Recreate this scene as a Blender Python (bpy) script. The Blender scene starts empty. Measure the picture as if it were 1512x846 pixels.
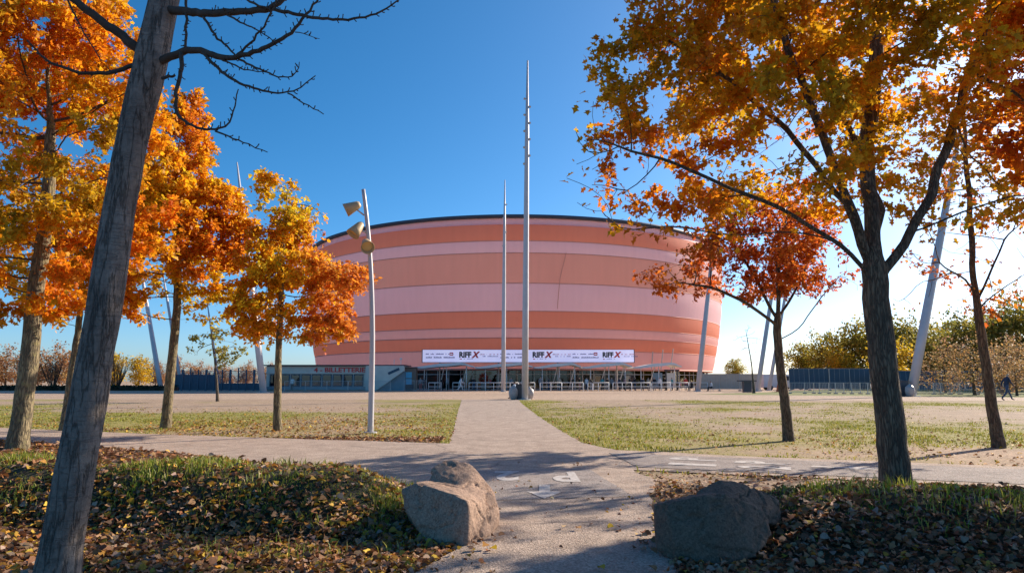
import bpy, bmesh, math, random
import numpy as np
from mathutils import Vector, Matrix

# ------------------------------------------------------------------ camera, world, sun, exposure
scene = bpy.context.scene
PITCH = math.radians(7.85)
CAM_H = 1.30
LENS = 24.0
cam_d = bpy.data.cameras.new('camera')
cam_d.lens = LENS; cam_d.sensor_width = 36.0; cam_d.clip_start = 0.05; cam_d.clip_end = 5000.0
cam = bpy.data.objects.new('camera', cam_d)
scene.collection.objects.link(cam)
cam.location = (0, 0, CAM_H)
cam.rotation_euler = (math.pi / 2 + PITCH, 0, 0)
scene.camera = cam

SUN_EL = math.radians(27.0)
SUN_AZ = math.radians(54.0)          # clockwise from +Y (straight ahead) towards +X (right)
world = bpy.data.worlds.new('World'); scene.world = world; world.use_nodes = True
wn = world.node_tree; wn.nodes.clear()
wo = wn.nodes.new('ShaderNodeOutputWorld'); wb = wn.nodes.new('ShaderNodeBackground')
sky = wn.nodes.new('ShaderNodeTexSky'); sky.sky_type = 'NISHITA'; sky.sun_disc = False
sky.sun_elevation = SUN_EL; sky.sun_rotation = SUN_AZ
sky.air_density = 0.7; sky.dust_density = 1.0; sky.ozone_density = 4.5; sky.altitude = 100
wb.inputs['Strength'].default_value = 0.108
hs = wn.nodes.new('ShaderNodeHueSaturation'); hs.inputs['Saturation'].default_value = 1.26; hs.inputs['Hue'].default_value = 0.491
wn.links.new(sky.outputs[0], hs.inputs['Color']); wn.links.new(hs.outputs[0], wb.inputs['Color']); wn.links.new(wb.outputs[0], wo.inputs['Surface'])

sun_l = bpy.data.lights.new('sun', 'SUN'); sun_l.energy = 5.0; sun_l.angle = math.radians(0.53)
sun_l.color = (1.0, 0.87, 0.70)
sun = bpy.data.objects.new('sun', sun_l); scene.collection.objects.link(sun)
SUN_DIR = Vector((math.sin(SUN_AZ) * math.cos(SUN_EL), math.cos(SUN_AZ) * math.cos(SUN_EL), math.sin(SUN_EL)))
sun.rotation_euler = SUN_DIR.to_track_quat('Z', 'Y').to_euler()
sun.location = (60, 40, 60)

vs = scene.view_settings
vs.view_transform = 'Standard'; vs.look = 'None'; vs.gamma = 1.0; vs.use_curve_mapping = False
vs.exposure = 0.80
scene.cycles.max_bounces = 8; scene.cycles.transparent_max_bounces = 12
scene.cycles.use_denoising = True

# ------------------------------------------------------------------ helpers
C = scene.collection
FPX = 1512 * LENS / 36.0
def at(px, py, Y):
    """world point at depth Y (metres ahead) seen in direction of photo pixel px, py"""
    u = (px - 756) / FPX; v = (423 - py) / FPX
    cp, sp = math.cos(PITCH), math.sin(PITCH)
    dx, dy, dz = u, cp - v * sp, sp + v * cp
    t = Y / dy
    return (dx * t, Y, CAM_H + dz * t)
def gp(px, py, z=0.0):
    u = (px - 756) / FPX; v = (423 - py) / FPX
    cp, sp = math.cos(PITCH), math.sin(PITCH)
    dx, dy, dz = u, cp - v * sp, sp + v * cp
    t = (z - CAM_H) / dz
    return (dx * t, dy * t)

def lin(r, g, b):
    f = lambda c: c / 255 / 12.92 if c / 255 <= 0.04045 else ((c / 255 + 0.055) / 1.055) ** 2.4
    return (f(r), f(g), f(b))

def setp(o, label=None, cat=None, group=None, kind=None):
    if label: o['label'] = label
    if cat: o['category'] = cat
    if group: o['group'] = group
    if kind: o['kind'] = kind
    return o
def empty(name, loc=(0, 0, 0), rz=0.0):
    o = bpy.data.objects.new(name, None); C.objects.link(o)
    o.location = loc; o.rotation_euler = (0, 0, rz); o.empty_display_size = 0.3
    return o
def link(name, me, parent=None, loc=None, rz=None):
    o = bpy.data.objects.new(name, me); C.objects.link(o)
    if parent is not None: o.parent = parent
    if loc is not None: o.location = loc
    if rz is not None: o.rotation_euler = (0, 0, rz)
    return o
def copy_tree(o, parent=None):
    c = o.copy(); C.objects.link(c); c.parent = parent
    for ch in [x for x in o.children]:
        copy_tree(ch, c)
    return c

class MB:
    def __init__(s): s.v = []; s.f = []
    def add(s, vs_, fs_):
        b = len(s.v); s.v += [tuple(p) for p in vs_]; s.f += [tuple(i + b for i in f) for f in fs_]; return s
    def box(s, c, d, rz=0.0, rx=0.0, ry=0.0):
        hx, hy, hz = d[0] / 2, d[1] / 2, d[2] / 2
        M = Matrix.Translation(c) @ Matrix.Rotation(rz, 4, 'Z') @ Matrix.Rotation(ry, 4, 'Y') @ Matrix.Rotation(rx, 4, 'X')
        vs_ = [M @ Vector((x * hx, y * hy, z * hz)) for x in (-1, 1) for y in (-1, 1) for z in (-1, 1)]
        return s.add(vs_, [(0, 1, 3, 2), (4, 6, 7, 5), (0, 4, 5, 1), (2, 3, 7, 6), (0, 2, 6, 4), (1, 5, 7, 3)])
    def prism(s, poly, z0, z1):
        n = len(poly)
        return s.add([(x, y, z0) for x, y in poly] + [(x, y, z1) for x, y in poly],
                     [tuple(range(n - 1, -1, -1)), tuple(range(n, 2 * n))] + [(i, (i + 1) % n, n + (i + 1) % n, n + i) for i in range(n)])
    def tube(s, pts, rad, n=8, caps=True):
        P = np.array(pts, float); k = len(P)
        R = np.full(k, rad, float) if np.isscalar(rad) else np.array(rad, float)
        V, F = tube_np(P, R, n)
        F = [tuple(f) for f in F]
        if caps: F += [tuple(range(n - 1, -1, -1)), tuple(range((k - 1) * n, k * n))]
        return s.add(V.tolist(), F)
    def lathe(s, prof, n=16, M=None):
        vs_ = []
        for r, z in prof:
            for i in range(n):
                a = 2 * math.pi * i / n
                p = Vector((r * math.cos(a), r * math.sin(a), z)); vs_.append(M @ p if M else p)
        fs_ = []
        for j in range(len(prof) - 1):
            for i in range(n):
                fs_.append((j * n + i, j * n + (i + 1) % n, (j + 1) * n + (i + 1) % n, (j + 1) * n + i))
        return s.add(vs_, fs_)
    def build(s, name, mat, parent=None, smooth=False, loc=None, rz=None, bevel=0):
        me = bpy.data.meshes.new(name); me.from_pydata(s.v, [], s.f); me.materials.append(mat)
        if smooth: me.polygons.foreach_set('use_smooth', [True] * len(me.polygons))
        me.update()
        o = link(name, me, parent, loc, rz)
        if bevel:
            m = o.modifiers.new('bevel', 'BEVEL'); m.width = bevel; m.segments = 2; m.limit_method = 'ANGLE'
        return o

def frames(P):
    T = np.zeros_like(P); T[1:-1] = P[2:] - P[:-2]; T[0] = P[1] - P[0]; T[-1] = P[-1] - P[-2]
    T /= np.linalg.norm(T, axis=1)[:, None] + 1e-9
    N = np.zeros_like(P)
    ref = np.array([1.0, 0, 0]) if abs(T[0][0]) < 0.8 else np.array([0, 1.0, 0])
    n = ref - T[0] * ref.dot(T[0]); n /= np.linalg.norm(n)
    for i in range(len(P)):
        n = n - T[i] * n.dot(T[i]); l = np.linalg.norm(n)
        n = n / l if l > 1e-6 else np.array([0, 1.0, 0]); N[i] = n
    return T, N, np.cross(T, N)
def tube_np(P, R, n):
    T, N, B = frames(P); k = len(P)
    a = np.arange(n) * 2 * np.pi / n
    V = P[:, None, :] + R[:, None, None] * (np.cos(a)[None, :, None] * N[:, None, :] + np.sin(a)[None, :, None] * B[:, None, :])
    i = np.arange(n); j = np.arange(k - 1)
    I, J = np.meshgrid(i, j)
    I2 = (I + 1) % n
    F = np.stack([J * n + I, J * n + I2, (J + 1) * n + I2, (J + 1) * n + I], -1).reshape(-1, 4)
    return V.reshape(-1, 3), F

def npmesh(name, V, loops, starts, totals, mat, smooth=False, color=None, floats=None):
    me = bpy.data.meshes.new(name)
    V = np.asarray(V, np.float32)
    me.vertices.add(len(V)); me.vertices.foreach_set('co', V.ravel())
    me.loops.add(len(loops)); me.loops.foreach_set('vertex_index', np.asarray(loops, np.int32))
    me.polygons.add(len(starts))
    me.polygons.foreach_set('loop_start', np.asarray(starts, np.int32))
    me.polygons.foreach_set('loop_total', np.asarray(totals, np.int32))
    if smooth: me.polygons.foreach_set('use_smooth', np.ones(len(starts), bool))
    if color is not None:
        a = me.attributes.new('col', 'FLOAT_COLOR', 'POINT')
        c = np.ones((len(V), 4), np.float32); c[:, :3] = color; a.data.foreach_set('color', c.ravel())
    for k, v in (floats or {}).items():
        a = me.attributes.new(k, 'FLOAT', 'POINT'); a.data.foreach_set('value', np.asarray(v, np.float32))
    if mat: me.materials.append(mat)
    me.update(calc_edges=True)
    return me
def quadmesh(name, V, F, mat, **kw):
    F = np.asarray(F); n, k = F.shape
    return npmesh(name, V, F.ravel(), np.arange(n) * k, np.full(n, k), mat, **kw)

# lattice value noise
def _h(ix, iy, iz, seed):
    h = (ix * 374761393 + iy * 668265263 + iz * 2147483647 + seed * 1274126177) & 0xFFFFFFFF
    h = ((h ^ (h >> 13)) * 1274126177) & 0xFFFFFFFF
    return ((h ^ (h >> 16)) & 0xFFFF) / 65535.0
def vnoise(P, scale=1.0, seed=0):
    P = np.asarray(P, float) * scale
    i = np.floor(P).astype(np.int64); f = P - i; f = f * f * (3 - 2 * f)
    r = 0
    for a in (0, 1):
        for b in (0, 1):
            for c in (0, 1):
                w = (f[..., 0] if a else 1 - f[..., 0]) * (f[..., 1] if b else 1 - f[..., 1]) * (f[..., 2] if c else 1 - f[..., 2])
                r = r + w * _h(i[..., 0] + a, i[..., 1] + b, i[..., 2] + c, seed)
    return r
def fbm(P, scale=1.0, seed=0, oct=4):
    r = 0; amp = 0.5; tot = 0
    for k in range(oct):
        r = r + amp * vnoise(P, scale * 2 ** k, seed + k * 17); tot += amp; amp *= 0.5
    return r / tot
def sstep(a, b, x):
    t = np.clip((np.asarray(x, float) - a) / (b - a), 0, 1); return t * t * (3 - 2 * t)

# ------------------------------------------------------------------ materials
def newmat(name):
    m = bpy.data.materials.new(name); m.use_nodes = True
    nt = m.node_tree; b = nt.nodes['Principled BSDF']
    return m, nt, b
def nz(nt, scale, detail=4, vec=None, rough=0.55):
    n = nt.nodes.new('ShaderNodeTexNoise'); n.inputs['Scale'].default_value = scale; n.inputs['Detail'].default_value = detail
    n.inputs['Roughness'].default_value = rough
    if vec is not None: nt.links.new(vec, n.inputs['Vector'])
    return n.outputs['Fac']
def coords(nt, kind='Object', scale=None):
    t = nt.nodes.new('ShaderNodeTexCoord'); o = t.outputs[kind]
    if scale:
        m = nt.nodes.new('ShaderNodeMapping'); m.inputs['Scale'].default_value = scale
        nt.links.new(o, m.inputs['Vector']); o = m.outputs[0]
    return o
def ramp(nt, fac, stops):
    r = nt.nodes.new('ShaderNodeValToRGB'); e = r.color_ramp.elements
    while len(e) < len(stops): e.new(0.5)
    for el, (p, c) in zip(e, stops):
        el.position = p; el.color = (*c, 1) if len(c) == 3 else c
    nt.links.new(fac, r.inputs[0]); return r.outputs[0]
def mixc(nt, fac, a, b, mode='MIX'):
    m = nt.nodes.new('ShaderNodeMix'); m.data_type = 'RGBA'; m.blend_type = mode
    for s, v in ((m.inputs['Factor'], fac), (m.inputs['A'], a), (m.inputs['B'], b)):
        pass
    ins = [m.inputs[0], m.inputs[6], m.inputs[7]]
    for s, v in zip(ins, (fac, a, b)):
        if hasattr(v, 'is_output'): nt.links.new(v, s)
        elif isinstance(v, (int, float)): s.default_value = v
        else: s.default_value = (*v, 1)
    return m.outputs[2]
def bump(nt, b, h, strength=0.5, dist=0.02):
    n = nt.nodes.new('ShaderNodeBump'); n.inputs['Strength'].default_value = strength; n.inputs['Distance'].default_value = dist
    nt.links.new(h, n.inputs['Height']); nt.links.new(n.outputs[0], b.inputs['Normal'])
def plain(name, col, rough=0.6, metal=0.0, var=0.12, scale=6.0, bmp=0.0):
    m, nt, b = newmat(name)
    v = coords(nt)
    f = nz(nt, scale, 5, v)
    c0 = tuple(c * (1 - var) for c in col); c1 = tuple(min(1, c * (1 + var)) for c in col)
    nt.links.new(ramp(nt, f, [(0.3, c0), (0.7, c1)]), b.inputs['Base Color'])
    b.inputs['Roughness'].default_value = rough; b.inputs['Metallic'].default_value = metal
    if bmp: bump(nt, b, nz(nt, scale * 6, 4, v), bmp, 0.01)
    return m

def leaf_mat(name, transl=0.45, rough=0.55):
    m = bpy.data.materials.new(name); m.use_nodes = True; nt = m.node_tree; nt.nodes.clear()
    out = nt.nodes.new('ShaderNodeOutputMaterial')
    a = nt.nodes.new('ShaderNodeAttribute'); a.attribute_name = 'col'
    p = nt.nodes.new('ShaderNodeBsdfPrincipled'); p.inputs['Roughness'].default_value = rough
    p.inputs['Specular IOR Level'].default_value = 0.25
    t = nt.nodes.new('ShaderNodeBsdfTranslucent')
    v = coords(nt); f = nz(nt, 60, 3, v)
    c = mixc(nt, 1.0, a.outputs['Color'], ramp(nt, f, [(0.25, (0.7, 0.7, 0.7)), (0.75, (1.15, 1.15, 1.15))]), 'MULTIPLY')
    nt.links.new(c, p.inputs['Base Color']); nt.links.new(c, t.inputs['Color'])
    mx = nt.nodes.new('ShaderNodeMixShader'); mx.inputs[0].default_value = transl
    nt.links.new(p.outputs[0], mx.inputs[1]); nt.links.new(t.outputs[0], mx.inputs[2]); nt.links.new(mx.outputs[0], out.inputs[0])
    return m
M_leaf = leaf_mat('autumn_leaf', 0.58)
M_litter = leaf_mat('dry_leaf', 0.2, 0.7)
M_grass = leaf_mat('grass_blade', 0.35, 0.5)

def bark_mat(name, dark, light, vscale=22, zs=0.18, strength=0.9, lichen=None):
    m, nt, b = newmat(name)
    v = coords(nt, 'Object', (1, 1, zs))
    vo = nt.nodes.new('ShaderNodeTexVoronoi'); vo.feature = 'DISTANCE_TO_EDGE'; vo.inputs['Scale'].default_value = vscale
    n0 = nt.nodes.new('ShaderNodeTexNoise'); n0.inputs['Scale'].default_value = vscale * 0.8; n0.inputs['Detail'].default_value = 3
    nt.links.new(v, n0.inputs['Vector'])
    vv = mixc(nt, 0.12, v, n0.outputs['Color']); nt.links.new(vv, vo.inputs['Vector'])
    fine = nz(nt, vscale * 2.5, 6, v)
    big = nz(nt, 2.2, 3, coords(nt))
    r = ramp(nt, vo.outputs['Distance'], [(0.0, (0, 0, 0)), (0.25, (1, 1, 1))])
    h = mixc(nt, 0.45, r, fine)
    col = ramp(nt, h, [(0.15, dark), (0.75, light)])
    col = mixc(nt, 1.0, col, ramp(nt, big, [(0.3, (0.75, 0.75, 0.75)), (0.7, (1.2, 1.2, 1.15))]), 'MULTIPLY')
    if lichen:
        lf = ramp(nt, nz(nt, 9, 5, coords(nt)), [(0.55, (0, 0, 0)), (0.68, (1, 1, 1))])
        col = mixc(nt, lf, col, lichen)
    nt.links.new(col, b.inputs['Base Color']); b.inputs['Roughness'].default_value = 0.9
    bump(nt, b, h, strength, 0.03)
    return m
M_bark_oak = bark_mat('oak_bark', (0.05, 0.036, 0.026), (0.21, 0.155, 0.105), 26, 0.16, 1.0)
M_bark_lich = bark_mat('lichen_bark', (0.07, 0.055, 0.035), (0.27, 0.21, 0.12), 20, 0.2, 0.9, (0.25, 0.21, 0.09))
def grey_bark():
    m, nt, b = newmat('smooth_grey_bark')
    big = nz(nt, 7, 6, coords(nt, 'Object', (1, 1, 0.35)), 0.65); fine = nz(nt, 55, 6, coords(nt, 'Object', (1, 1, 0.45)), 0.7)
    cr = nz(nt, 16, 5, coords(nt, 'Object', (1, 1, 0.13)), 0.6); ring = nz(nt, 10, 4, coords(nt, 'Object', (0.25, 0.25, 2.2)), 0.6)
    def ridge(f, w):
        s = nt.nodes.new('ShaderNodeMath'); s.operation = 'SUBTRACT'; s.inputs[1].default_value = 0.5; nt.links.new(f, s.inputs[0])
        a = nt.nodes.new('ShaderNodeMath'); a.operation = 'ABSOLUTE'; nt.links.new(s.outputs[0], a.inputs[0])
        return ramp(nt, a.outputs[0], [(0.0, (0, 0, 0)), (w, (1, 1, 1))])
    crack = ridge(cr, 0.035); rg = ridge(ring, 0.02)
    col = ramp(nt, big, [(0.25, (0.13, 0.10, 0.085)), (0.55, (0.24, 0.195, 0.165)), (0.8, (0.34, 0.285, 0.245))])
    col = mixc(nt, 1.0, col, ramp(nt, fine, [(0.3, (0.7, 0.7, 0.7)), (0.7, (1.25, 1.22, 1.2))]), 'MULTIPLY')
    col = mixc(nt, 1.0, col, mixc(nt, 0.55, (1, 1, 1), crack), 'MULTIPLY'); col = mixc(nt, 1.0, col, mixc(nt, 0.10, (1, 1, 1), rg), 'MULTIPLY')
    nt.links.new(col, b.inputs['Base Color']); b.inputs['Roughness'].default_value = 0.92
    h = mixc(nt, 0.15, mixc(nt, 0.5, crack, fine), rg); bump(nt, b, h, 0.9, 0.025)
    return m
M_bark_grey = grey_bark()
M_twig = plain('twig_bark', (0.07, 0.05, 0.038), 0.9, 0, 0.3, 20)

def asphalt(name, a, b_, fine=260, crack=False):
    m, nt, b = newmat(name); v = coords(nt)
    f1 = nz(nt, fine, 3, v, 0.7); f2 = nz(nt, 0.7, 6, v, 0.6); f3 = nz(nt, 6, 5, v)
    vo = nt.nodes.new('ShaderNodeTexVoronoi'); vo.inputs['Scale'].default_value = 75; nt.links.new(v, vo.inputs['Vector'])
    c = ramp(nt, f2, [(0.3, a), (0.7, b_)])
    c = mixc(nt, 1.0, c, ramp(nt, f1, [(0.3, (0.6, 0.6, 0.6)), (0.72, (1.5, 1.48, 1.45))]), 'MULTIPLY')
    c = mixc(nt, 1.0, c, ramp(nt, f3, [(0.3, (0.86, 0.85, 0.84)), (0.7, (1.1, 1.1, 1.1))]), 'MULTIPLY')
    c = mixc(nt, 0.55, c, ramp(nt, vo.outputs['Color'], [(0.2, tuple(x * 0.55 for x in a)), (0.9, tuple(min(1, x * 1.7) for x in b_))]))
    c = mixc(nt, 1.0, c, ramp(nt, nz(nt, 2.2, 9, v, 0.72), [(0.32, (0.74, 0.72, 0.71)), (0.62, (1.12, 1.12, 1.12))]), 'MULTIPLY')
    if crack:
        vc = nt.nodes.new('ShaderNodeTexVoronoi'); vc.feature = 'DISTANCE_TO_EDGE'; vc.inputs['Scale'].default_value = 0.35
        nw = nt.nodes.new('ShaderNodeTexNoise'); nw.inputs['Scale'].default_value = 1.5; nt.links.new(v, nw.inputs['Vector'])
        nt.links.new(mixc(nt, 0.25, v, nw.outputs['Color']), vc.inputs['Vector'])
        c = mixc(nt, ramp(nt, vc.outputs['Distance'], [(0.0, (0.5, 0.5, 0.5)), (0.006, (0, 0, 0))]), c, (0.06, 0.05, 0.045))
    nt.links.new(c, b.inputs['Base Color']); b.inputs['Roughness'].default_value = 0.88
    b.inputs['Specular IOR Level'].default_value = 0.3
    bump(nt, b, vo.outputs['Distance'], 0.55, 0.012)
    return m
M_path = asphalt('worn_asphalt', (0.32, 0.245, 0.195), (0.40, 0.31, 0.25), crack=True)
M_slab = asphalt('smooth_asphalt', (0.235, 0.20, 0.185), (0.30, 0.255, 0.235))
M_plaza = asphalt('plaza_asphalt', (0.365, 0.262, 0.188), (0.44, 0.315, 0.228), crack=True)

def ground_mat():
    m, nt, b = newmat('gravel_turf'); v = coords(nt)
    g = nt.nodes.new('ShaderNodeAttribute'); g.attribute_name = 'grass'
    l = nt.nodes.new('ShaderNodeAttribute'); l.attribute_name = 'litter'
    vo = nt.nodes.new('ShaderNodeTexVoronoi'); vo.inputs['Scale'].default_value = 38; nt.links.new(v, vo.inputs['Vector'])
    f = nz(nt, 1.3, 6, v); fine = nz(nt, 24, 5, v, 0.7)
    grav = ramp(nt, vo.outputs['Color'], [(0.1, (0.23, 0.165, 0.115)), (0.5, (0.37, 0.27, 0.19)), (0.95, (0.52, 0.40, 0.30))])
    grav = mixc(nt, 1.0, grav, ramp(nt, f, [(0.3, (0.8, 0.78, 0.76)), (0.7, (1.15, 1.12, 1.1))]), 'MULTIPLY')
    mid = nz(nt, 5.0, 10, v, 0.78)
    grav = mixc(nt, 1.0, grav, ramp(nt, mid, [(0.32, (0.62, 0.60, 0.58)), (0.62, (1.18, 1.16, 1.14))]), 'MULTIPLY')
    turf = ramp(nt, mid, [(0.25, (0.13, 0.12, 0.03)), (0.5, (0.26, 0.235, 0.05)), (0.8, (0.40, 0.33, 0.12))])
    fac = nt.nodes.new('ShaderNodeMath'); fac.operation = 'ADD'
    nt.links.new(g.outputs['Fac'], fac.inputs[0])
    ms = nt.nodes.new('ShaderNodeMath'); ms.operation = 'MULTIPLY_ADD'; ms.inputs[1].default_value = 1.4; ms.inputs[2].default_value = -0.70
    nt.links.new(mid, ms.inputs[0]); nt.links.new(ms.outputs[0], fac.inputs[1])
    fr = ramp(nt, fac.outputs[0], [(0.28, (0, 0, 0)), (0.80, (0.85, 0.85, 0.85))])
    c = mixc(nt, fr, grav, turf)
    c = mixc(nt, l.outputs['Fac'], c, ramp(nt, fine, [(0.3, (0.055, 0.035, 0.022)), (0.7, (0.20, 0.12, 0.07))]))
    nt.links.new(c, b.inputs['Base Color']); b.inputs['Roughness'].default_value = 0.92
    b.inputs['Specular IOR Level'].default_value = 0.2
    bump(nt, b, mixc(nt, 0.5, vo.outputs['Distance'], fine), 0.7, 0.02)
    return m
M_ground = ground_mat()
def soil_mat():
    m, nt, b = newmat('berm_soil'); v = coords(nt)
    f = nz(nt, 2.0, 6, v); fine = nz(nt, 30, 5, v, 0.7)
    c = ramp(nt, fine, [(0.25, (0.02, 0.017, 0.01)), (0.55, (0.05, 0.045, 0.022)), (0.85, (0.10, 0.10, 0.035))])
    c = mixc(nt, 1.0, c, ramp(nt, f, [(0.3, (0.7, 0.75, 0.6)), (0.7, (1.2, 1.15, 1.1))]), 'MULTIPLY')
    nt.links.new(c, b.inputs['Base Color']); b.inputs['Roughness'].default_value = 0.95
    bump(nt, b, fine, 1.0, 0.04)
    return m
M_soil = soil_mat()
def lawn_mat():
    m, nt, b = newmat('lawn_turf'); v = coords(nt)
    f = nz(nt, 0.6, 6, v); fine = nz(nt, 9, 6, v, 0.7)
    c = ramp(nt, fine, [(0.25, (0.07, 0.085, 0.02)), (0.55, (0.16, 0.18, 0.035)), (0.85, (0.28, 0.27, 0.07))])
    c = mixc(nt, ramp(nt, f, [(0.5, (0, 0, 0)), (0.75, (1, 1, 1))]), c, (0.22, 0.16, 0.09))
    nt.links.new(c, b.inputs['Base Color']); b.inputs['Roughness'].default_value = 0.95
    bump(nt, b, fine, 0.8, 0.05)
    return m
M_lawn = lawn_mat()
def rock_mat(name, a, b_, stain, moss):
    m, nt, b = newmat(name); v = coords(nt)
    f = nz(nt, 3.5, 8, v, 0.65); fine = nz(nt, 45, 6, v, 0.7)
    vo = nt.nodes.new('ShaderNodeTexVoronoi'); vo.inputs['Scale'].default_value = 90; nt.links.new(v, vo.inputs['Vector'])
    c = ramp(nt, f, [(0.3, a), (0.7, b_)])
    c = mixc(nt, 1.0, c, ramp(nt, fine, [(0.3, (0.6, 0.6, 0.6)), (0.7, (1.3, 1.28, 1.25))]), 'MULTIPLY')
    c = mixc(nt, 0.35, c, ramp(nt, vo.outputs['Color'], [(0.2, tuple(x * 0.5 for x in a)), (0.9, tuple(min(1, x * 1.5) for x in b_))]))
    st = ramp(nt, nz(nt, 2.3, 5, coords(nt, 'Object', (1, 1.4, 0.8))), [(0.62, (0, 0, 0)), (0.72, (1, 1, 1))])
    c = mixc(nt, st, c, stain)
    mo = ramp(nt, nz(nt, 6, 6, v), [(0.6, (0, 0, 0)), (0.75, (0.7, 0.7, 0.7))])
    c = mixc(nt, mo, c, moss)
    nt.links.new(c, b.inputs['Base Color']); b.inputs['Roughness'].default_value = 0.9
    bump(nt, b, mixc(nt, 0.4, f, fine), 0.9, 0.03)
    return m
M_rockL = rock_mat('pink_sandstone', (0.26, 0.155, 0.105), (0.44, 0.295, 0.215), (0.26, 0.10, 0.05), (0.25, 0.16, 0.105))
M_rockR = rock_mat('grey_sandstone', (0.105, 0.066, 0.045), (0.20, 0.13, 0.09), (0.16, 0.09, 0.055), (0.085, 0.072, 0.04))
M_galv = plain('galvanised_steel', (0.50, 0.48, 0.47), 0.45, 0.35, 0.08, 3)
M_mast = plain('grey_mast_paint', (0.52, 0.49, 0.50), 0.45, 0.1, 0.06, 2)
M_lamp = plain('beige_lamp_shade', (0.52, 0.36, 0.19), 0.5, 0.0, 0.08, 8)
M_lampin = plain('lamp_glass', (0.75, 0.5, 0.2), 0.25, 0.0, 0.05, 8)
M_white = plain('white_paint', (0.78, 0.76, 0.74), 0.5, 0, 0.05, 3)
M_offw = plain('off_white_render', (0.66, 0.60, 0.52), 0.8, 0, 0.08, 1.2, 0.2)
M_dark = plain('dark_metal', (0.035, 0.04, 0.05), 0.5, 0.2, 0.15, 4)
M_bluedark = plain('dark_blue_steel', (0.035, 0.075, 0.12), 0.5, 0.2, 0.15, 3)
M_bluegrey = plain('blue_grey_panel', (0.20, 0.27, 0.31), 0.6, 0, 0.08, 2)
M_brown = plain('brown_panel', (0.21, 0.145, 0.11), 0.7, 0, 0.1, 2)
M_concrete = plain('concrete', (0.36, 0.33, 0.31), 0.85, 0, 0.12, 1.5, 0.2)
M_red = plain('red_letter', (0.72, 0.05, 0.04), 0.5, 0, 0.05, 3)
M_black = plain('black_letter', (0.012, 0.012, 0.016), 0.5, 0, 0.05, 3)
M_navy = plain('navy_letter', (0.10, 0.08, 0.22), 0.5, 0, 0.05, 3)
M_pinkl = plain('pink_letter', (0.65, 0.22, 0.27), 0.5, 0, 0.05, 3)
M_marking = plain('road_paint', (0.45, 0.41, 0.385), 0.8, 0, 0.38, 14)
M_poster = plain('blue_poster', (0.10, 0.42, 0.60), 0.5, 0, 0.1, 2)
M_bin = plain('bin_plastic', (0.07, 0.075, 0.085), 0.5, 0, 0.1, 4)
M_bag = plain('plastic_bag', (0.42, 0.37, 0.34), 0.4, 0, 0.12, 9, 0.4)
M_tent = plain('white_tarp', (0.72, 0.70, 0.72), 0.6, 0, 0.08, 3)
def banner_mat():
    m, nt, b = newmat('banner_print'); v = coords(nt)
    c = ramp(nt, nz(nt, 0.4, 3, v), [(0.3, (0.66, 0.60, 0.80)), (0.7, (0.74, 0.68, 0.86))])
    nt.links.new(c, b.inputs['Base Color']); b.inputs['Roughness'].default_value = 0.4
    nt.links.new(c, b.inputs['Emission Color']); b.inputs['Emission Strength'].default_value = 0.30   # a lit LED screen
    return m
M_banner = banner_mat()
def glass_mat(name, tint=(0.55, 0.65, 0.7), t=0.55):
    m = bpy.data.materials.new(name); m.use_nodes = True; nt = m.node_tree; nt.nodes.clear()
    out = nt.nodes.new('ShaderNodeOutputMaterial')
    g = nt.nodes.new('ShaderNodeBsdfGlossy'); g.inputs['Roughness'].default_value = 0.03
    tr = nt.nodes.new('ShaderNodeBsdfTransparent'); tr.inputs['Color'].default_value = (*tint, 1)
    fr = nt.nodes.new('ShaderNodeFresnel'); fr.inputs['IOR'].default_value = 1.5
    ad = nt.nodes.new('ShaderNodeMath'); ad.operation = 'ADD'; ad.inputs[1].default_value = 0.05; nt.links.new(fr.outputs[0], ad.inputs[0])
    mx = nt.nodes.new('ShaderNodeMixShader')
    nt.links.new(ad.outputs[0], mx.inputs[0]); nt.links.new(tr.outputs[0], mx.inputs[1]); nt.links.new(g.outputs[0], mx.inputs[2])
    nt.links.new(mx.outputs[0], out.inputs[0])
    return m
M_glass = glass_mat('facade_glass', (0.30, 0.38, 0.42))
def membrane(name, a, b_, rough=0.65, transl=0.42):
    m, nt, b = newmat(name); v = coords(nt)
    c = ramp(nt, nz(nt, 0.06, 3, v), [(0.3, a), (0.7, b_)])
    c = mixc(nt, 1.0, c, ramp(nt, nz(nt, 1.2, 5, coords(nt, 'Object', (1, 1, 0.12))), [(0.3, (0.97, 0.97, 0.97)), (0.7, (1.02, 1.02, 1.02))]), 'MULTIPLY')
    nt.links.new(c, b.inputs['Base Color']); b.inputs['Roughness'].default_value = rough
    b.inputs['Specular IOR Level'].default_value = 0.3
    # woven membrane lets part of the daylight through
    t = nt.nodes.new('ShaderNodeBsdfTranslucent'); nt.links.new(c, t.inputs['Color'])
    mx = nt.nodes.new('ShaderNodeMixShader'); mx.inputs[0].default_value = transl
    out = nt.nodes['Material Output']
    nt.links.new(b.outputs[0], mx.inputs[1]); nt.links.new(t.outputs[0], mx.inputs[2]); nt.links.new(mx.outputs[0], out.inputs[0])
    return m
M_mem_d = membrane('orange_membrane', (0.86, 0.275, 0.165), (0.90, 0.305, 0.19))
M_mem_m = membrane('salmon_membrane', (0.87, 0.39, 0.30), (0.90, 0.43, 0.33))
M_mem_l = membrane('pale_pink_membrane', (0.92, 0.56, 0.58), (0.95, 0.60, 0.63))
M_mem_p = membrane('pink_membrane', (0.92, 0.47, 0.43), (0.94, 0.51, 0.47))
M_mem_fill = membrane('fill_roof_membrane', (0.84, 0.80, 0.76), (0.88, 0.84, 0.80), 0.65, 0.72)  # unseen roof, made translucent so daylight inside brightens the front bands
M_seam = plain('membrane_seam', (0.70, 0.32, 0.24), 0.7, 0, 0.05, 1)
M_int = plain('lobby_wall', (0.045, 0.038, 0.035), 0.8, 0, 0.3, 0.4)
M_roof = plain('dark_roof', (0.05, 0.06, 0.09), 0.6, 0, 0.1, 1)
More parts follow.
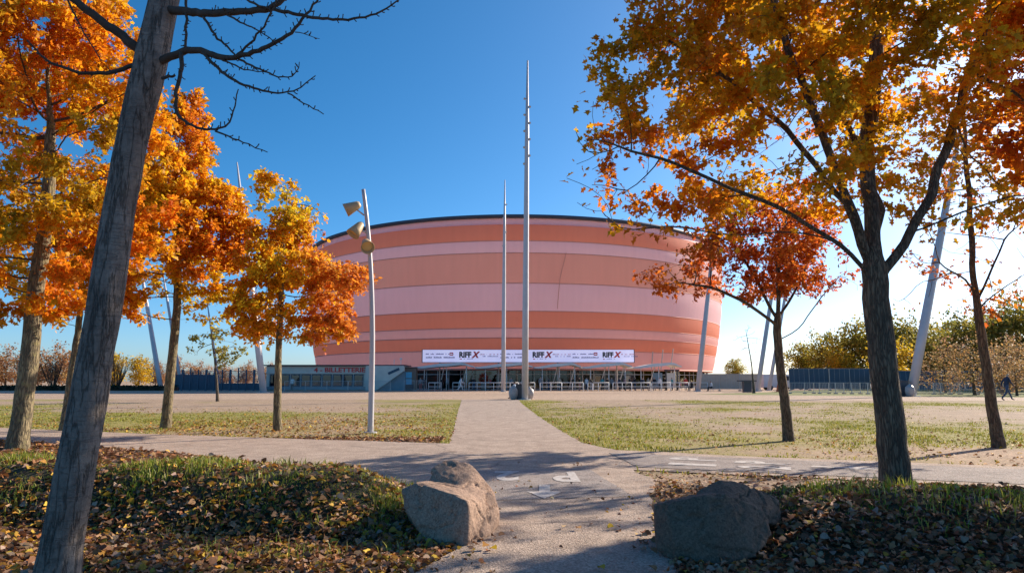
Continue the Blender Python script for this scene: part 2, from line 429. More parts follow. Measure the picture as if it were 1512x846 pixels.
# ------------------------------------------------------------------ ground, paths, berms
def berm_left(x, y):
    x = np.asarray(x, float); y = np.asarray(y, float)
    yc = 6.75 + 0.17 * np.clip(-x - 1.2, 0, 12)
    b = sstep(yc - 1.30, yc - 0.05, y) * (1 - sstep(yc + 0.25, yc + 2.0, y))
    s = 1 - sstep(-1.75, -0.62, x)
    n = fbm(np.stack([x, y, 0 * x], -1), 0.9, 3) - 0.5
    return (0.45 * s + 0.16 * n * s) * b + 0.0
def berm_right(x, y):
    x = np.asarray(x, float); y = np.asarray(y, float)
    b = sstep(4.7, 6.1, y) * (1 - sstep(6.4, 7.6, y))
    s = sstep(1.45, 2.6, x)
    n = fbm(np.stack([x, y, 0 * x], -1), 0.9, 9) - 0.5
    return (0.31 * s + 0.12 * n * s) * b
def hgt(x, y):
    return np.maximum(0.0, np.maximum(berm_left(x, y), berm_right(x, y)) - 0.02)

# polygons of the paved surfaces (metres)
def jag(poly, step=0.25, amp=0.03, seed=0):
    out = []
    rs = np.random.default_rng(seed)
    n = len(poly)
    for i in range(n):
        a = np.array(poly[i], float); b = np.array(poly[(i + 1) % n], float)
        L = np.linalg.norm(b - a); k = max(1, min(160, int(L / step))); nrm = np.array([-(b - a)[1], (b - a)[0]]) / (L + 1e-9)
        for j in range(k):
            p = a + (b - a) * j / k
            if j: p = p + nrm * rs.normal(0, amp)
            out.append((float(p[0]), float(p[1])))
    return out
CROSS = [(-40, 27.0), (-24, 22.6), (-14.2, 19.3), (-8, 16.7), (-1.35, 14.5), (1.35, 13.5), (4.2, 12.0), (7.9, 10.55), (16, 7.2), (30, 1.2),
         (30, -2.2), (15, 4.4), (6.4, 8.5), (3.6, 9.6), (1.75, 10.25), (-0.3, 9.3), (-2.0, 9.2), (-4.2, 10.6), (-6.0, 12.6), (-11.5, 15.5), (-24, 19.6), (-40, 24.0)]
MAIN = [(-1.28, 14.0), (-1.42, 16.6), (-2.2, 28), (-3.5, 48.2), (0.45, 48.2), (0.55, 40), (0.95, 26), (1.3, 17.5), (1.5, 14.6), (2.0, 13.0)]
NEAR = [(-1.3, 11.0), (-1.5, 9.0), (-0.95, 8.0), (-0.5, 7.0), (-0.22, 6.2), (-0.62, 4.95), (-1.15, 3.4), (-1.4, -3), (1.9, -3), (1.45, 3.0), (1.12, 4.8), (1.22, 6.0), (1.55, 8.0), (1.9, 9.2), (1.7, 10.6)]
PLAZA = [(-140, 50.5), (-40, 49.0), (-3.4, 47.9), (1.0, 47.6), (40, 43.5), (140, 38), (160, 260), (-160, 260)]
def inside(poly, X, Y):
    X = np.asarray(X); Y = np.asarray(Y); r = np.zeros(X.shape, bool); n = len(poly); j = n - 1
    for i in range(n):
        xi, yi = poly[i]; xj, yj = poly[j]
        c = ((yi > Y) != (yj > Y)) & (X < (xj - xi) * (Y - yi) / (yj - yi + 1e-12) + xi)
        r ^= c; j = i
    return r
def edge_dist(poly, X, Y):
    d = np.full(np.shape(X), 1e9)
    n = len(poly)
    for i in range(n):
        a = np.array(poly[i]); b = np.array(poly[(i + 1) % n]); ab = b - a
        t = np.clip(((X - a[0]) * ab[0] + (Y - a[1]) * ab[1]) / (ab @ ab), 0, 1)
        d = np.minimum(d, np.hypot(X - a[0] - t * ab[0], Y - a[1] - t * ab[1]))
    return d
def paved(X, Y):
    return inside(CROSS, X, Y) | inside(MAIN, X, Y) | inside(NEAR, X, Y) | inside(PLAZA, X, Y)
def grass_mask(X, Y):
    P = np.stack([X, Y * 0.8, 0 * X], -1)
    n = fbm(P, 0.16, 21, 5); n2 = fbm(P, 0.9, 5, 3)
    ed = np.minimum(edge_dist(MAIN, X, Y), edge_dist(CROSS, X, Y))
    band = np.where(X > 0, sstep(12.5, 15, Y) * (1 - sstep(20, 30, Y)) * 0.38 + sstep(26, 33, Y) * (1 - sstep(36, 47, Y)) * 0.06 - 0.06,
                    sstep(15, 19, Y) * (1 - sstep(26, 36, Y)) * 0.28 - 0.05)
    g = (n - 0.5) * 1.8 + 0.5 + (n2 - 0.5) * 0.5 + band - 0.06
    g = g + 0.32 * np.exp(-(ed / 0.35) ** 2) * (fbm(P, 0.5, 40, 2) > 0.45)
    pe = np.abs(edge_dist(PLAZA, X, Y))
    g = g + 0.3 * np.exp(-(pe / 0.8) ** 2) * (X > 0)
    return np.clip(g, 0, 1)
def litter_mask(X, Y):
    ed = edge_dist(CROSS, X, Y)
    P = np.stack([X, Y, 0 * X], -1)
    n = fbm(P, 0.5, 77, 4)
    l = ((X < -1.5) & (Y < 16)) * sstep(2.4, 0.8, ed) * sstep(0.42, 0.58, n + 0.12)
    l = l + ((X > 1.2) & (Y < 10.5)) * sstep(0.45, 0.6, n + 0.05) * 0.8
    l = l + ((X < -0.2) & (Y < 8.5)) * 0.8 + ((X > 1.0) & (Y < 7.2)) * 0.8
    return np.clip(l, 0, 1)

def build_ground():
    xs = np.concatenate([[-900, -500, -250, -120, -70], np.arange(-44, 44.01, 0.32), [70, 120, 250, 500, 900]])
    ys = np.concatenate([[-200, -60, -20, -6], np.arange(-2, 50.01, 0.32), [60, 80, 120, 200, 400, 800, 1600]])
    X, Y = np.meshgrid(xs, ys)
    V = np.stack([X, Y, 0 * X], -1).reshape(-1, 3)
    nx, ny = len(xs), len(ys)
    i, j = np.meshgrid(np.arange(nx - 1), np.arange(ny - 1))
    F = np.stack([j * nx + i, j * nx + i + 1, (j + 1) * nx + i + 1, (j + 1) * nx + i], -1).reshape(-1, 4)
    g = grass_mask(V[:, 0], V[:, 1]); l = litter_mask(V[:, 0], V[:, 1])
    far = (np.abs(V[:, 0]) > 60) | (V[:, 1] > 55)
    g = np.where(far, 0.25, g); l = np.where(far, 0, l)
    me = quadmesh('ground', V, F, M_ground, floats={'grass': g, 'litter': l})
    setp(link('ground', me), kind='structure')
build_ground()

def sheet(name, poly, z, mat, parent=None, amp=0.03, seed=0, step=0.3):
    me = bpy.data.meshes.new(name); bm = bmesh.new()
    P = jag(poly, step, amp, seed) if amp else poly
    vs_ = [bm.verts.new((x, y, z)) for x, y in P]
    f = bm.faces.new(vs_); 
    if f.normal.z < 0: f.normal_flip()
    bmesh.ops.triangulate(bm, faces=[f]); bm.normal_update()
    for f in bm.faces:
        if f.normal.z < 0: f.normal_flip()
    bm.to_mesh(me); bm.free(); me.materials.append(mat)
    return link(name, me, parent)
plaza = setp(sheet('plaza', PLAZA, 0.004, M_plaza, amp=0.06, seed=1, step=0.8), kind='structure')
main_path = setp(sheet('path', MAIN, 0.008, M_path, amp=0.015, seed=2), kind='structure')
cross_path = setp(sheet('path', CROSS, 0.012, M_path, amp=0.02, seed=3), kind='structure')
near_path = setp(sheet('path', NEAR, 0.016, M_path, amp=0.02, seed=4), kind='structure')
# smooth asphalt patch that carries the painted parking sign
SLAB = [gp(700, 697), gp(868, 693), gp(935, 735), gp(690, 742)]
slab = setp(sheet('path_patch', SLAB, 0.020, M_slab, amp=0.006, seed=5), kind='structure')
SLAB2 = [(1.75, 12.6), (7.9, 10.1), (6.6, 8.75), (1.9, 10.55)]
slab2 = setp(sheet('path_patch', SLAB2, 0.018, M_slab, amp=0.006, seed=6), kind='structure')

def text_mesh(name, body, size, mat, offset=0.0, extrude=0.0, shear=0.0):
    cu = bpy.data.curves.new(name, 'FONT'); cu.body = body; cu.size = size; cu.align_x = 'CENTER'; cu.align_y = 'CENTER'
    cu.offset = offset; cu.extrude = extrude; cu.shear = shear; cu.resolution_u = 4
    o = bpy.data.objects.new(name, cu); C.objects.link(o)
    dg = bpy.context.evaluated_depsgraph_get(); dg.update()
    me = bpy.data.meshes.new_from_object(o.evaluated_get(dg)); me.name = name
    bpy.data.objects.remove(o); bpy.data.curves.remove(cu)
    me.materials.clear(); me.materials.append(mat)
    return me
def ground_text(body, x, y, w, h, rot, z, parent):
    me = text_mesh('painted_letter', body, 1.0, M_marking, 0.035)
    co = np.empty(len(me.vertices) * 3); me.vertices.foreach_get('co', co); co = co.reshape(-1, 3)
    c = (co.max(0) + co.min(0)) / 2; s = co.max(0) - co.min(0)
    co = (co - c) / np.maximum(s, 1e-6) * np.array([w, h, 0]); me.vertices.foreach_set('co', co.ravel()); me.update()
    o = link('painted_letter', me, parent, (x, y, z), rot); return o
def ground_arrow(x, y, w, h, rot, z, parent):
    m = MB()
    m.add([(-0.16 * w, -h / 2, 0), (0.16 * w, -h / 2, 0), (0.16 * w, h * 0.02, 0), (w / 2, h * 0.02, 0), (0, h / 2, 0), (-w / 2, h * 0.02, 0), (-0.16 * w, h * 0.02, 0)],
          [(0, 1, 2, 6), (3, 4, 5, 6, 2)])
    o = m.build('painted_arrow', M_marking, parent, loc=(x, y, z), rz=rot); return o
x, y = gp(748, 704.5); ground_text('2', x, y, 0.34, 0.95, math.pi, 0.025, slab)
x, y = gp(834, 706); ground_text('P', x, y, 0.34, 0.95, math.pi, 0.025, slab)
x, y = gp(804, 728); ground_arrow(x, y, 0.42, 1.0, math.pi - 0.05, 0.025, slab)
pd = math.atan2(-2.5, 6.25)
for body, px, py, w, h in (('P', 1024, 679.5, 0.34, 0.75), ('1', 1022, 687.5, 0.26, 0.72), ('P', 1122, 684.5, 0.34, 0.75), ('2', 1128, 692, 0.34, 0.75)):
    x, y = gp(px, py); ground_text(body, x, y, w, h, pd + math.pi / 2, 0.023, slab2)
x, y = gp(1252, 692.5); ground_arrow(x, y, 0.40, 1.0, pd - math.pi / 2, 0.023, slab2)

def heightfield(name, fn, x0, x1, y0, y1, res, mat):
    xs = np.arange(x0, x1 + 1e-6, res); ys = np.arange(y0, y1 + 1e-6, res)
    X, Y = np.meshgrid(xs, ys)
    Z = fn(X, Y) - 0.02
    Z = Z + np.where(Z > 0.01, (fbm(np.stack([X, Y, 0 * X], -1), 5, 11, 3) - 0.5) * 0.035, 0)
    V = np.stack([X, Y, Z], -1).reshape(-1, 3); nx, ny = len(xs), len(ys)
    i, j = np.meshgrid(np.arange(nx - 1), np.arange(ny - 1))
    F = np.stack([j * nx + i, j * nx + i + 1, (j + 1) * nx + i + 1, (j + 1) * nx + i], -1).reshape(-1, 4)
    me = quadmesh(name, V, F, mat, smooth=True)
    return setp(link(name, me), kind='structure')
heightfield('berm', berm_left, -16, -0.5, 2.6, 12.5, 0.07, M_soil)
heightfield('berm', berm_right, 1.3, 13, 3.0, 8.0, 0.07, M_soil)

# lawn strip on the right behind the plaza path
LAWN = [(17.5, 66.0), (30, 59), (44, 52.0), (90, 40), (130, 34), (150, 110), (60, 120), (30, 80)]
setp(sheet('lawn', LAWN, 0.010, M_lawn, amp=0.15, seed=7, step=0.8), kind='structure')
LAWN2 = [(-160, 92), (-48, 90), (-50, 130), (-170, 140)]
setp(sheet('lawn', LAWN2, 0.010, M_lawn, amp=0.2, seed=8, step=1.5), kind='structure')

# ------------------------------------------------------------------ leaves and grass (numpy scatter)
OAK = np.array([(0, 0), (.30, .20), (.15, .36), (.42, .54), (.18, .66), (0, 1.0), (-.18, .66), (-.42, .54), (-.15, .36), (-.30, .20)], float)
ROUND = np.array([(0, 0), (.22, .10), (.40, .34), (.38, .62), (.18, .80), (.10, 1.0), (-.06, .86), (-.30, .74), (-.42, .44), (-.24, .10)], float)
SIMPLE = np.array([(0, 0), (.30, .28), (.26, .68), (0, 1.0), (-.26, .68), (-.30, .28)], float)
MAPLE = np.array([(0, 0), (.34, .10), (.50, .46), (.24, .56), (0, 1.0), (-.24, .56), (-.50, .46), (-.34, .10)], float)
def leaf_cloud(name, P, A, Nn, S, col, shape, mat, curl=0.18):
    """P centres (base of leaf), A axis, Nn normal hint, S size, col per-leaf colour"""
    n = len(P); k = len(shape)
    A = A / (np.linalg.norm(A, axis=1)[:, None] + 1e-9)
    B = np.cross(A, Nn); B /= np.linalg.norm(B, axis=1)[:, None] + 1e-9
    N = np.cross(B, A)
    x = shape[:, 0]; y = shape[:, 1]
    z = curl * (np.abs(x) * 1.3 - (y - 0.4) ** 2 * 0.9)
    V = P[:, None, :] + S[:, None, None] * (x[None, :, None] * B[:, None, :] + y[None, :, None] * A[:, None, :] + z[None, :, None] * N[:, None, :])
    cc = np.repeat(col, k, axis=0)
    me = npmesh(name, V.reshape(-1, 3), np.arange(n * k), np.arange(n) * k, np.full(n, k), mat, color=cc)
    return me
def pick(rng, pal, n, w=None):
    pal = np.array(pal, float)
    i = rng.choice(len(pal), n, p=None if w is None else np.array(w) / np.sum(w))
    return pal[i] * rng.uniform(0.75, 1.25, (n, 1)) * rng.uniform(0.93, 1.07, (n, 3))

DRY = [(0.30, 0.12, 0.045), (0.36, 0.19, 0.09), (0.24, 0.11, 0.06), (0.42, 0.25, 0.14), (0.50, 0.24, 0.04), (0.55, 0.36, 0.05), (0.17, 0.085, 0.05), (0.40, 0.27, 0.20)]
def ground_leaves(name, n, region, dens, size, seed, w, label, shape=ROUND, lift=0.03):
    rng = np.random.default_rng(seed)
    X = rng.uniform(region[0], region[1], n * 6); Y = rng.uniform(region[2], region[3], n * 6)
    keep = rng.uniform(0, 1, len(X)) < dens(X, Y); X = X[keep][:n]; Y = Y[keep][:n]; m = len(X)
    Z = hgt(X, Y) + rng.uniform(0.003, lift, m) + 0.02 * inside(NEAR, X, Y) + 0.014 * inside(CROSS, X, Y)
    a = rng.uniform(0, 2 * np.pi, m)
    A = np.stack([np.cos(a), np.sin(a), rng.normal(0, 0.35, m)], -1)
    Nn = np.stack([rng.normal(0, .5, m), rng.normal(0, .5, m), np.ones(m)], -1)
    S = rng.uniform(0.45, 1.4, m) * size
    col = pick(rng, DRY, m, w)
    me = leaf_cloud(name, np.stack([X, Y, Z], -1), A, Nn, S, col, shape, M_litter, 0.45)
    return setp(link(name, me), label, 'leaf litter', kind='stuff')
def dens_left(X, Y):
    n = fbm(np.stack([X, Y, 0 * X], -1), 0.55, 61, 3)
    yc = 6.75 + 0.17 * np.clip(-X - 1.2, 0, 12)
    d = sstep(0.22, 0.5, n + 0.24) * (1 - 0.78 * sstep(yc - 0.9, yc - 0.3, Y))
    return d * (1 - inside(NEAR, X, Y) * 0.96) * (~inside(CROSS, X, Y))
W1 = [3, 3, 2, 3, 3.0, 2.4, 2, 2.5]
ground_leaves('leaf_litter', 34000, (-7.5, -0.1, 3.3, 8.4), dens_left, 0.054, 101, W1, 'brown and yellow fallen leaves covering the left grassy bank')
def dens_left2(X, Y):
    return litter_mask(X, Y) * (Y > 7.5) * (~inside(CROSS, X, Y))
ground_leaves('leaf_litter', 9000, (-14, -1.2, 7.5, 16), dens_left2, 0.075, 102, [4, 4, 4, 2, 1, .5, 3, 2], 'reddish brown fallen leaves along the near edge of the left path', SIMPLE)
def dens_right(X, Y):
    n = fbm(np.stack([X, Y, 0 * X], -1), 0.55, 63, 3)
    return sstep(0.22, 0.5, n + 0.24) * (1 - 0.7 * sstep(5.4, 6.1, Y)) * (1 - inside(NEAR, X, Y) * 0.95) * (~inside(CROSS, X, Y))
ground_leaves('leaf_litter', 19000, (0.9, 7.5, 3.3, 7.0), dens_right, 0.056, 103, [3, 3, 3, 3, .6, .4, 3, 3], 'dull brown fallen leaves on the shaded right bank')
def dens_right2(X, Y):
    return (litter_mask(X, Y) * 0.8 + 0.12) * (Y > 6.6) * (~inside(CROSS, X, Y)) * (~inside(NEAR, X, Y))
ground_leaves('leaf_litter', 4500, (1.6, 13, 6.6, 11), dens_right2, 0.065, 104, [4, 3, 3, 3, 2, 1, 2, 3], 'scattered leaves behind the right bank around the oak trunk', SIMPLE)
def dens_field(X, Y):
    n = fbm(np.stack([X, Y, 0 * X], -1), 0.25, 65, 3)
    t = np.exp(-((X + 9) ** 2 / 60 + (Y - 19) ** 2 / 30)) + 0.8 * np.exp(-((X + 6) ** 2 / 16 + (Y - 18.5) ** 2 / 12)) + 0.35 * np.exp(-((X - 6) ** 2 / 30 + (Y - 14) ** 2 / 8))
    return (t * sstep(0.35, 0.6, n + 0.1)) * (~paved(X, Y)) + 0.05 * (~paved(X, Y))
ground_leaves('leaf_litter', 9000, (-26, 16, 11, 34), dens_field, 0.07, 105, [2, 3, 1, 3, 4, 4, 1, 2], 'yellow and tan leaves sprinkled over the gravel turf', SIMPLE)
def dens_path(X, Y):
    return 0.1 + 0.5 * (fbm(np.stack([X, Y, 0 * X], -1), 0.8, 70, 2) > 0.55)
ground_leaves('leaf_litter', 110, (-1.0, 1.6, 4.2, 11), dens_path, 0.045, 106, [4, 3, 4, 3, 1, 1, 3, 3], 'few small leaf scraps on the near asphalt path', SIMPLE, 0.012)

# individual leaves one can pick out on the near path
for px, py, sz, col, lab in ((897, 781, 0.075, (0.72, 0.46, 0.03), 'bright yellow fallen leaf on asphalt left of the grey boulder'),
                        (724, 812, 0.075, (0.62, 0.40, 0.02), 'ochre fallen leaf on the near asphalt below the pink boulder'),
                        (884, 840, 0.07, (0.58, 0.42, 0.04), 'yellow fallen leaf on the path at the bottom edge'),
                        (832, 779, 0.06, (0.60, 0.42, 0.22), 'pale tan fallen leaf in the middle of the path'),
                        (852, 781, 0.065, (0.50, 0.28, 0.12), 'light brown curled leaf beside the pale tan leaf'),
                        (818, 738, 0.05, (0.75, 0.62, 0.35), 'small cream leaf at the tip of the painted arrow')):
    x, y = gp(px, py, 0.02)
    r = random.Random(px); a = r.uniform(0, 6.28)
    me = leaf_cloud('fallen_leaf', np.array([[0, 0, 0.0]]), np.array([[math.cos(a), math.sin(a), 0.15]]), np.array([[0.1, -0.3, 1.0]]),
                    np.array([sz]), np.array([col]), ROUND, M_litter, 0.5)
    setp(link('fallen_leaf', me, None, (x, y, 0.034)), lab, 'leaf', 'single leaves on the near path')

def grass(name, n, region, dens, h, seed, label, pal, wid=0.006, kind='grass'):
    rng = np.random.default_rng(seed)
    X = rng.uniform(region[0], region[1], n * 6); Y = rng.uniform(region[2], region[3], n * 6)
    keep = rng.uniform(0, 1, len(X)) < dens(X, Y); X = X[keep][:n]; Y = Y[keep][:n]; m = len(X)
    Z = hgt(X, Y) - 0.004
    a = rng.uniform(0, 2 * np.pi, m); hh = h * rng.uniform(0.35, 1.3, m) * (0.35 + 1.25 * sstep(0.3, 0.75, fbm(np.stack([X, Y, 0 * X], -1), 1.7, seed, 3)))
    side = np.stack([np.cos(a), np.sin(a), 0 * a], -1); b = rng.uniform(0, 2 * np.pi, m); ln = rng.uniform(0.1, 0.9, m)
    bend = np.stack([np.cos(b) * ln, np.sin(b) * ln, 0 * b], -1)
    P = np.stack([X, Y, Z], -1); up = np.array([0, 0, 1.0])
    w = wid * rng.uniform(0.7, 1.4, m)[:, None]
    v0 = P - side * w; v1 = P + side * w
    mid = P + up * (hh * 0.55)[:, None] + bend * (hh * 0.25)[:, None]
    v2 = mid + side * w * 0.8; v3 = mid - side * w * 0.8
    v4 = P + up * (hh * (1 - 0.25 * ln))[:, None] + bend * (hh * 0.8)[:, None]
    V = np.stack([v0, v1, v2, v3, v4], 1).reshape(-1, 3)
    base = np.arange(m)[:, None] * 5
    loops = np.concatenate([base + np.array([[0, 1, 2, 3]]), base + np.array([[3, 2, 4]])], 1).ravel()
    tot = np.tile([4, 3], m); st = np.concatenate([[0], np.cumsum(tot)[:-1]])
    col = np.repeat(pick(rng, pal, m), 5, axis=0)
    me = npmesh(name, V, loops, st, tot, M_grass, color=col)
    return setp(link(name, me), label, kind, kind='stuff')
GREEN = [(0.22, 0.29, 0.03), (0.32, 0.34, 0.04), (0.15, 0.21, 0.025), (0.40, 0.37, 0.06), (0.44, 0.37, 0.12)]
YGREEN = [(0.26, 0.27, 0.03), (0.36, 0.33, 0.045), (0.19, 0.21, 0.03), (0.44, 0.37, 0.10)]
def gd_left(X, Y):
    yc = 6.75 + 0.17 * np.clip(-X - 1.2, 0, 12)
    n = fbm(np.stack([X, Y, 0 * X], -1), 0.7, 91, 3); n2 = fbm(np.stack([X, Y, 0 * X], -1), 1.5, 191, 4)
    return (sstep(yc - 1.15, yc - 0.35, Y) * (1 - sstep(yc + 1.0, yc + 1.9, Y)) * (0.28 + 0.72 * sstep(0.38, 0.58, n2)) + 0.14 * sstep(0.5, 0.6, n)) * ((berm_left(X, Y) > 0.03) | ((Y < 6) & (n > 0.5) & ~inside(NEAR, X, Y)))
grass('grass', 36000, (-12, -0.5, 3.2, 11), gd_left, 0.085, 201, 'unmown green grass along the crest of the left bank', GREEN, 0.0045)
def gd_right(X, Y):
    n = fbm(np.stack([X, Y, 0 * X], -1), 0.7, 93, 3)
    return (sstep(5.2, 6.0, Y) * (0.25 + 0.75 * sstep(0.38, 0.58, fbm(np.stack([X, Y, 0 * X], -1), 1.5, 193, 4))) + 0.10 * sstep(0.5, 0.6, n)) * (berm_right(X, Y) > 0.03)
grass('grass', 13000, (1.5, 10, 3.4, 7.6), gd_right, 0.085, 202, 'dark green grass along the crest of the right bank', GREEN, 0.0045)
def gd_field(X, Y):
    g = grass_mask(X, Y) + (fbm(np.stack([X, Y, 0 * X], -1), 3.0, 95, 2) - 0.5) * 0.6
    return sstep(0.30, 0.85, g) * (~paved(X, Y)) * (1 - litter_mask(X, Y)) * np.clip(30 / (Y * 1.2), 0.2, 1)
grass('grass', 75000, (0.2, 26, 9.0, 46), gd_field, 0.045, 203, 'short yellow green grass in patches on the right gravel turf', YGREEN, 0.010)
grass('grass', 52000, (-28, 0.2, 13, 40), gd_field, 0.04, 204, 'short yellowish grass in patches on the left gravel turf', YGREEN, 0.010)
def gd_edge(X, Y):
    e = np.minimum(edge_dist(MAIN, X, Y), np.minimum(edge_dist(CROSS, X, Y), edge_dist(NEAR, X, Y)))
    n = fbm(np.stack([X, Y, 0 * X], -1), 0.8, 97, 3)
    right = (X > 0.2)
    return np.exp(-(e / 0.22) ** 2) * sstep(0.42, 0.55, n + 0.12 * right) * (~paved(X, Y)) * (0.35 + 0.65 * right)
grass('grass', 15000, (-12, 12, 5, 46), gd_edge, 0.06, 205, 'grass fringe along the edges of the asphalt paths', YGREEN, 0.008)
# ------------------------------------------------------------------ boulders
def boulder(name, lumps, mat, seed, label, amp=0.03):
    bm = bmesh.new()
    for pts in lumps:
        b2 = bmesh.new()
        for p in pts: b2.verts.new(p)
        r = bmesh.ops.convex_hull(b2, input=b2.verts[:])
        bmesh.ops.delete(b2, geom=[g for g in r['geom_interior'] if isinstance(g, bmesh.types.BMVert)], context='VERTS')
        t_ = bpy.data.meshes.new('tmp'); b2.to_mesh(t_); b2.free(); bm.from_mesh(t_); bpy.data.meshes.remove(t_)
    t_ = bpy.data.meshes.new('tmp'); bm.to_mesh(t_); bm.free(); o = bpy.data.objects.new('tmp', t_); C.objects.link(o)
    m_ = o.modifiers.new('r', 'REMESH'); m_.mode = 'VOXEL'; m_.voxel_size = 0.016
    m_ = o.modifiers.new('s', 'SMOOTH'); m_.factor = 0.5; m_.iterations = 5
    dg = bpy.context.evaluated_depsgraph_get(); dg.update(); me = bpy.data.meshes.new_from_object(o.evaluated_get(dg)); bpy.data.objects.remove(o); bpy.data.meshes.remove(t_)
    co = np.empty(len(me.vertices) * 3); me.vertices.foreach_get('co', co); co = co.reshape(-1, 3)
    nn = np.empty(len(me.vertices) * 3); me.vertices.foreach_get('normal', nn); nn = nn.reshape(-1, 3)
    d = (fbm(co, 3.0, seed, 4) - 0.5) * amp * 2.0
    rid = np.abs(fbm(co * np.array([1, 1, 1.8]), 3.2, seed + 5, 4) - 0.5) * 2
    d = d - (1 - sstep(0.0, 0.07, rid)) * amp * 0.8 + (fbm(co, 11, seed + 9, 4) - 0.5) * amp * 0.8 + (fbm(co, 34, seed + 10, 3) - 0.5) * amp * 0.5
    co = co + nn * d[:, None]
    base = np.array([(co[:, 0].min() + co[:, 0].max()) / 2, (co[:, 1].min() + co[:, 1].max()) / 2, 0])
    me.name = name; me.vertices.foreach_set('co', (co - base).ravel()); me.materials.clear(); me.materials.append(mat)
    me.polygons.foreach_set('use_smooth', [True] * len(me.polygons)); me.update()
    return setp(link(name, me, None, tuple(base)), label, 'boulder')
def rp(*q): return [(p[0], p[1], max(p[2], -0.08)) for p in (at(*a) for a in q)]
BL = [rp((591, 722, 6.15), (598, 752, 6.0), (630, 800, 5.8), (655, 815, 5.65), (690, 806, 5.6), (690, 740, 5.66), (655, 723, 5.8), (613, 712, 6.05),
        (726, 790, 5.95), (739, 755, 6.2), (729, 728, 6.25), (700, 715, 6.3), (640, 706, 6.4), (605, 770, 6.6), (735, 790, 6.5), (728, 735, 6.7)),
      rp((636, 691, 6.35), (655, 679, 6.45), (676, 679, 6.5), (693, 683, 6.5), (708, 700, 6.45), (730, 728, 6.4), (722, 760, 6.3), (650, 720, 6.2), (690, 722, 6.15), (630, 740, 6.5), (650, 700, 6.8), (700, 705, 6.85), (725, 745, 6.8))]
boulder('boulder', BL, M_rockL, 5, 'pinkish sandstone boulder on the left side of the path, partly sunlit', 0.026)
BR = [rp((963, 743, 5.45), (967, 812, 5.3), (1000, 836, 5.12), (1062, 840, 5.05), (1118, 822, 5.2), (1140, 790, 5.45), (1128, 752, 5.5), (1104, 741, 5.42), (1072, 728, 5.28), (1042, 731, 5.25), (985, 741, 5.32), (975, 745, 6.0), (970, 800, 5.9), (1110, 770, 6.0), (1040, 728, 5.6)),
      rp((1030, 725, 5.55), (1062, 708, 5.7), (1085, 710, 5.75), (1118, 722, 5.8), (1150, 738, 5.85), (1154, 775, 5.75), (1130, 770, 5.5), (1075, 735, 5.42), (1060, 760, 5.5), (1060, 720, 6.1), (1140, 745, 6.15), (1120, 790, 6.1))]
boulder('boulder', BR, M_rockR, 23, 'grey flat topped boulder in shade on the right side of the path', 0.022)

# ------------------------------------------------------------------ trees
def colonize(rng, nodes, parent, grow_ids, attr, step, kill, maxit=140, trop=0.08, jit=0.18):
    nodes = [np.array(n, float) for n in nodes]; parent = list(parent); nch = [0] * len(nodes)
    A = attr; nd = np.full(len(A), 1e9); ni = np.zeros(len(A), int); alive = np.ones(len(A), bool)
    new = list(grow_ids)
    for it in range(maxit):
        NP = np.array([nodes[i] for i in new])
        D = np.linalg.norm(A[:, None, :] - NP[None, :, :], axis=2)
        j = D.argmin(1); dm = D[np.arange(len(A)), j]
        up = dm < nd; nd[up] = dm[up]; ni[up] = np.array(new)[j[up]]
        alive &= nd > kill
        if not alive.any(): break
        ids = ni[alive]
        pos = np.array([nodes[i] for i in ids])
        dv = (A[alive] - pos) / nd[alive][:, None]
        u, inv = np.unique(ids, return_inverse=True)
        acc = np.zeros((len(u), 3)); np.add.at(acc, inv, dv)
        acc /= np.linalg.norm(acc, axis=1)[:, None] + 1e-6
        acc += rng.normal(0, jit, acc.shape); acc[:, 2] += trop
        acc /= np.linalg.norm(acc, axis=1)[:, None] + 1e-6
        new = []
        for k, i in enumerate(u):
            if nch[i] >= 3:
                alive[alive & (ni == i)] = False; continue
            nodes.append(nodes[i] + acc[k] * step * rng.uniform(0.8, 1.2)); parent.append(int(i)); nch.append(0); nch[i] += 1
            new.append(len(nodes) - 1)
        if not new: break
    return np.array(nodes), np.array(parent)

def ell_points(rng, ells, n):
    vol = np.array([e[1][0] * e[1][1] * e[1][2] * (e[2] if len(e) > 2 else 1) for e in ells]); c = rng.multinomial(n, vol / vol.sum())
    out = []
    for e, k in zip(ells, c):
        d = rng.normal(0, 1, (k, 3)); d /= np.linalg.norm(d, axis=1)[:, None]
        r = rng.uniform(0, 1, k) ** (1 / 2.4)
        out.append(np.array(e[0]) + d * r[:, None] * np.array(e[1]))
    return np.concatenate(out)

def resample(pts, step):
    P = np.array(pts, float); d = np.concatenate([[0], np.cumsum(np.linalg.norm(np.diff(P, axis=0), axis=1))])
    s = np.linspace(0, d[-1], max(2, int(d[-1] / step) + 1))
    return np.stack([np.interp(s, d, P[:, k]) for k in range(3)], -1)

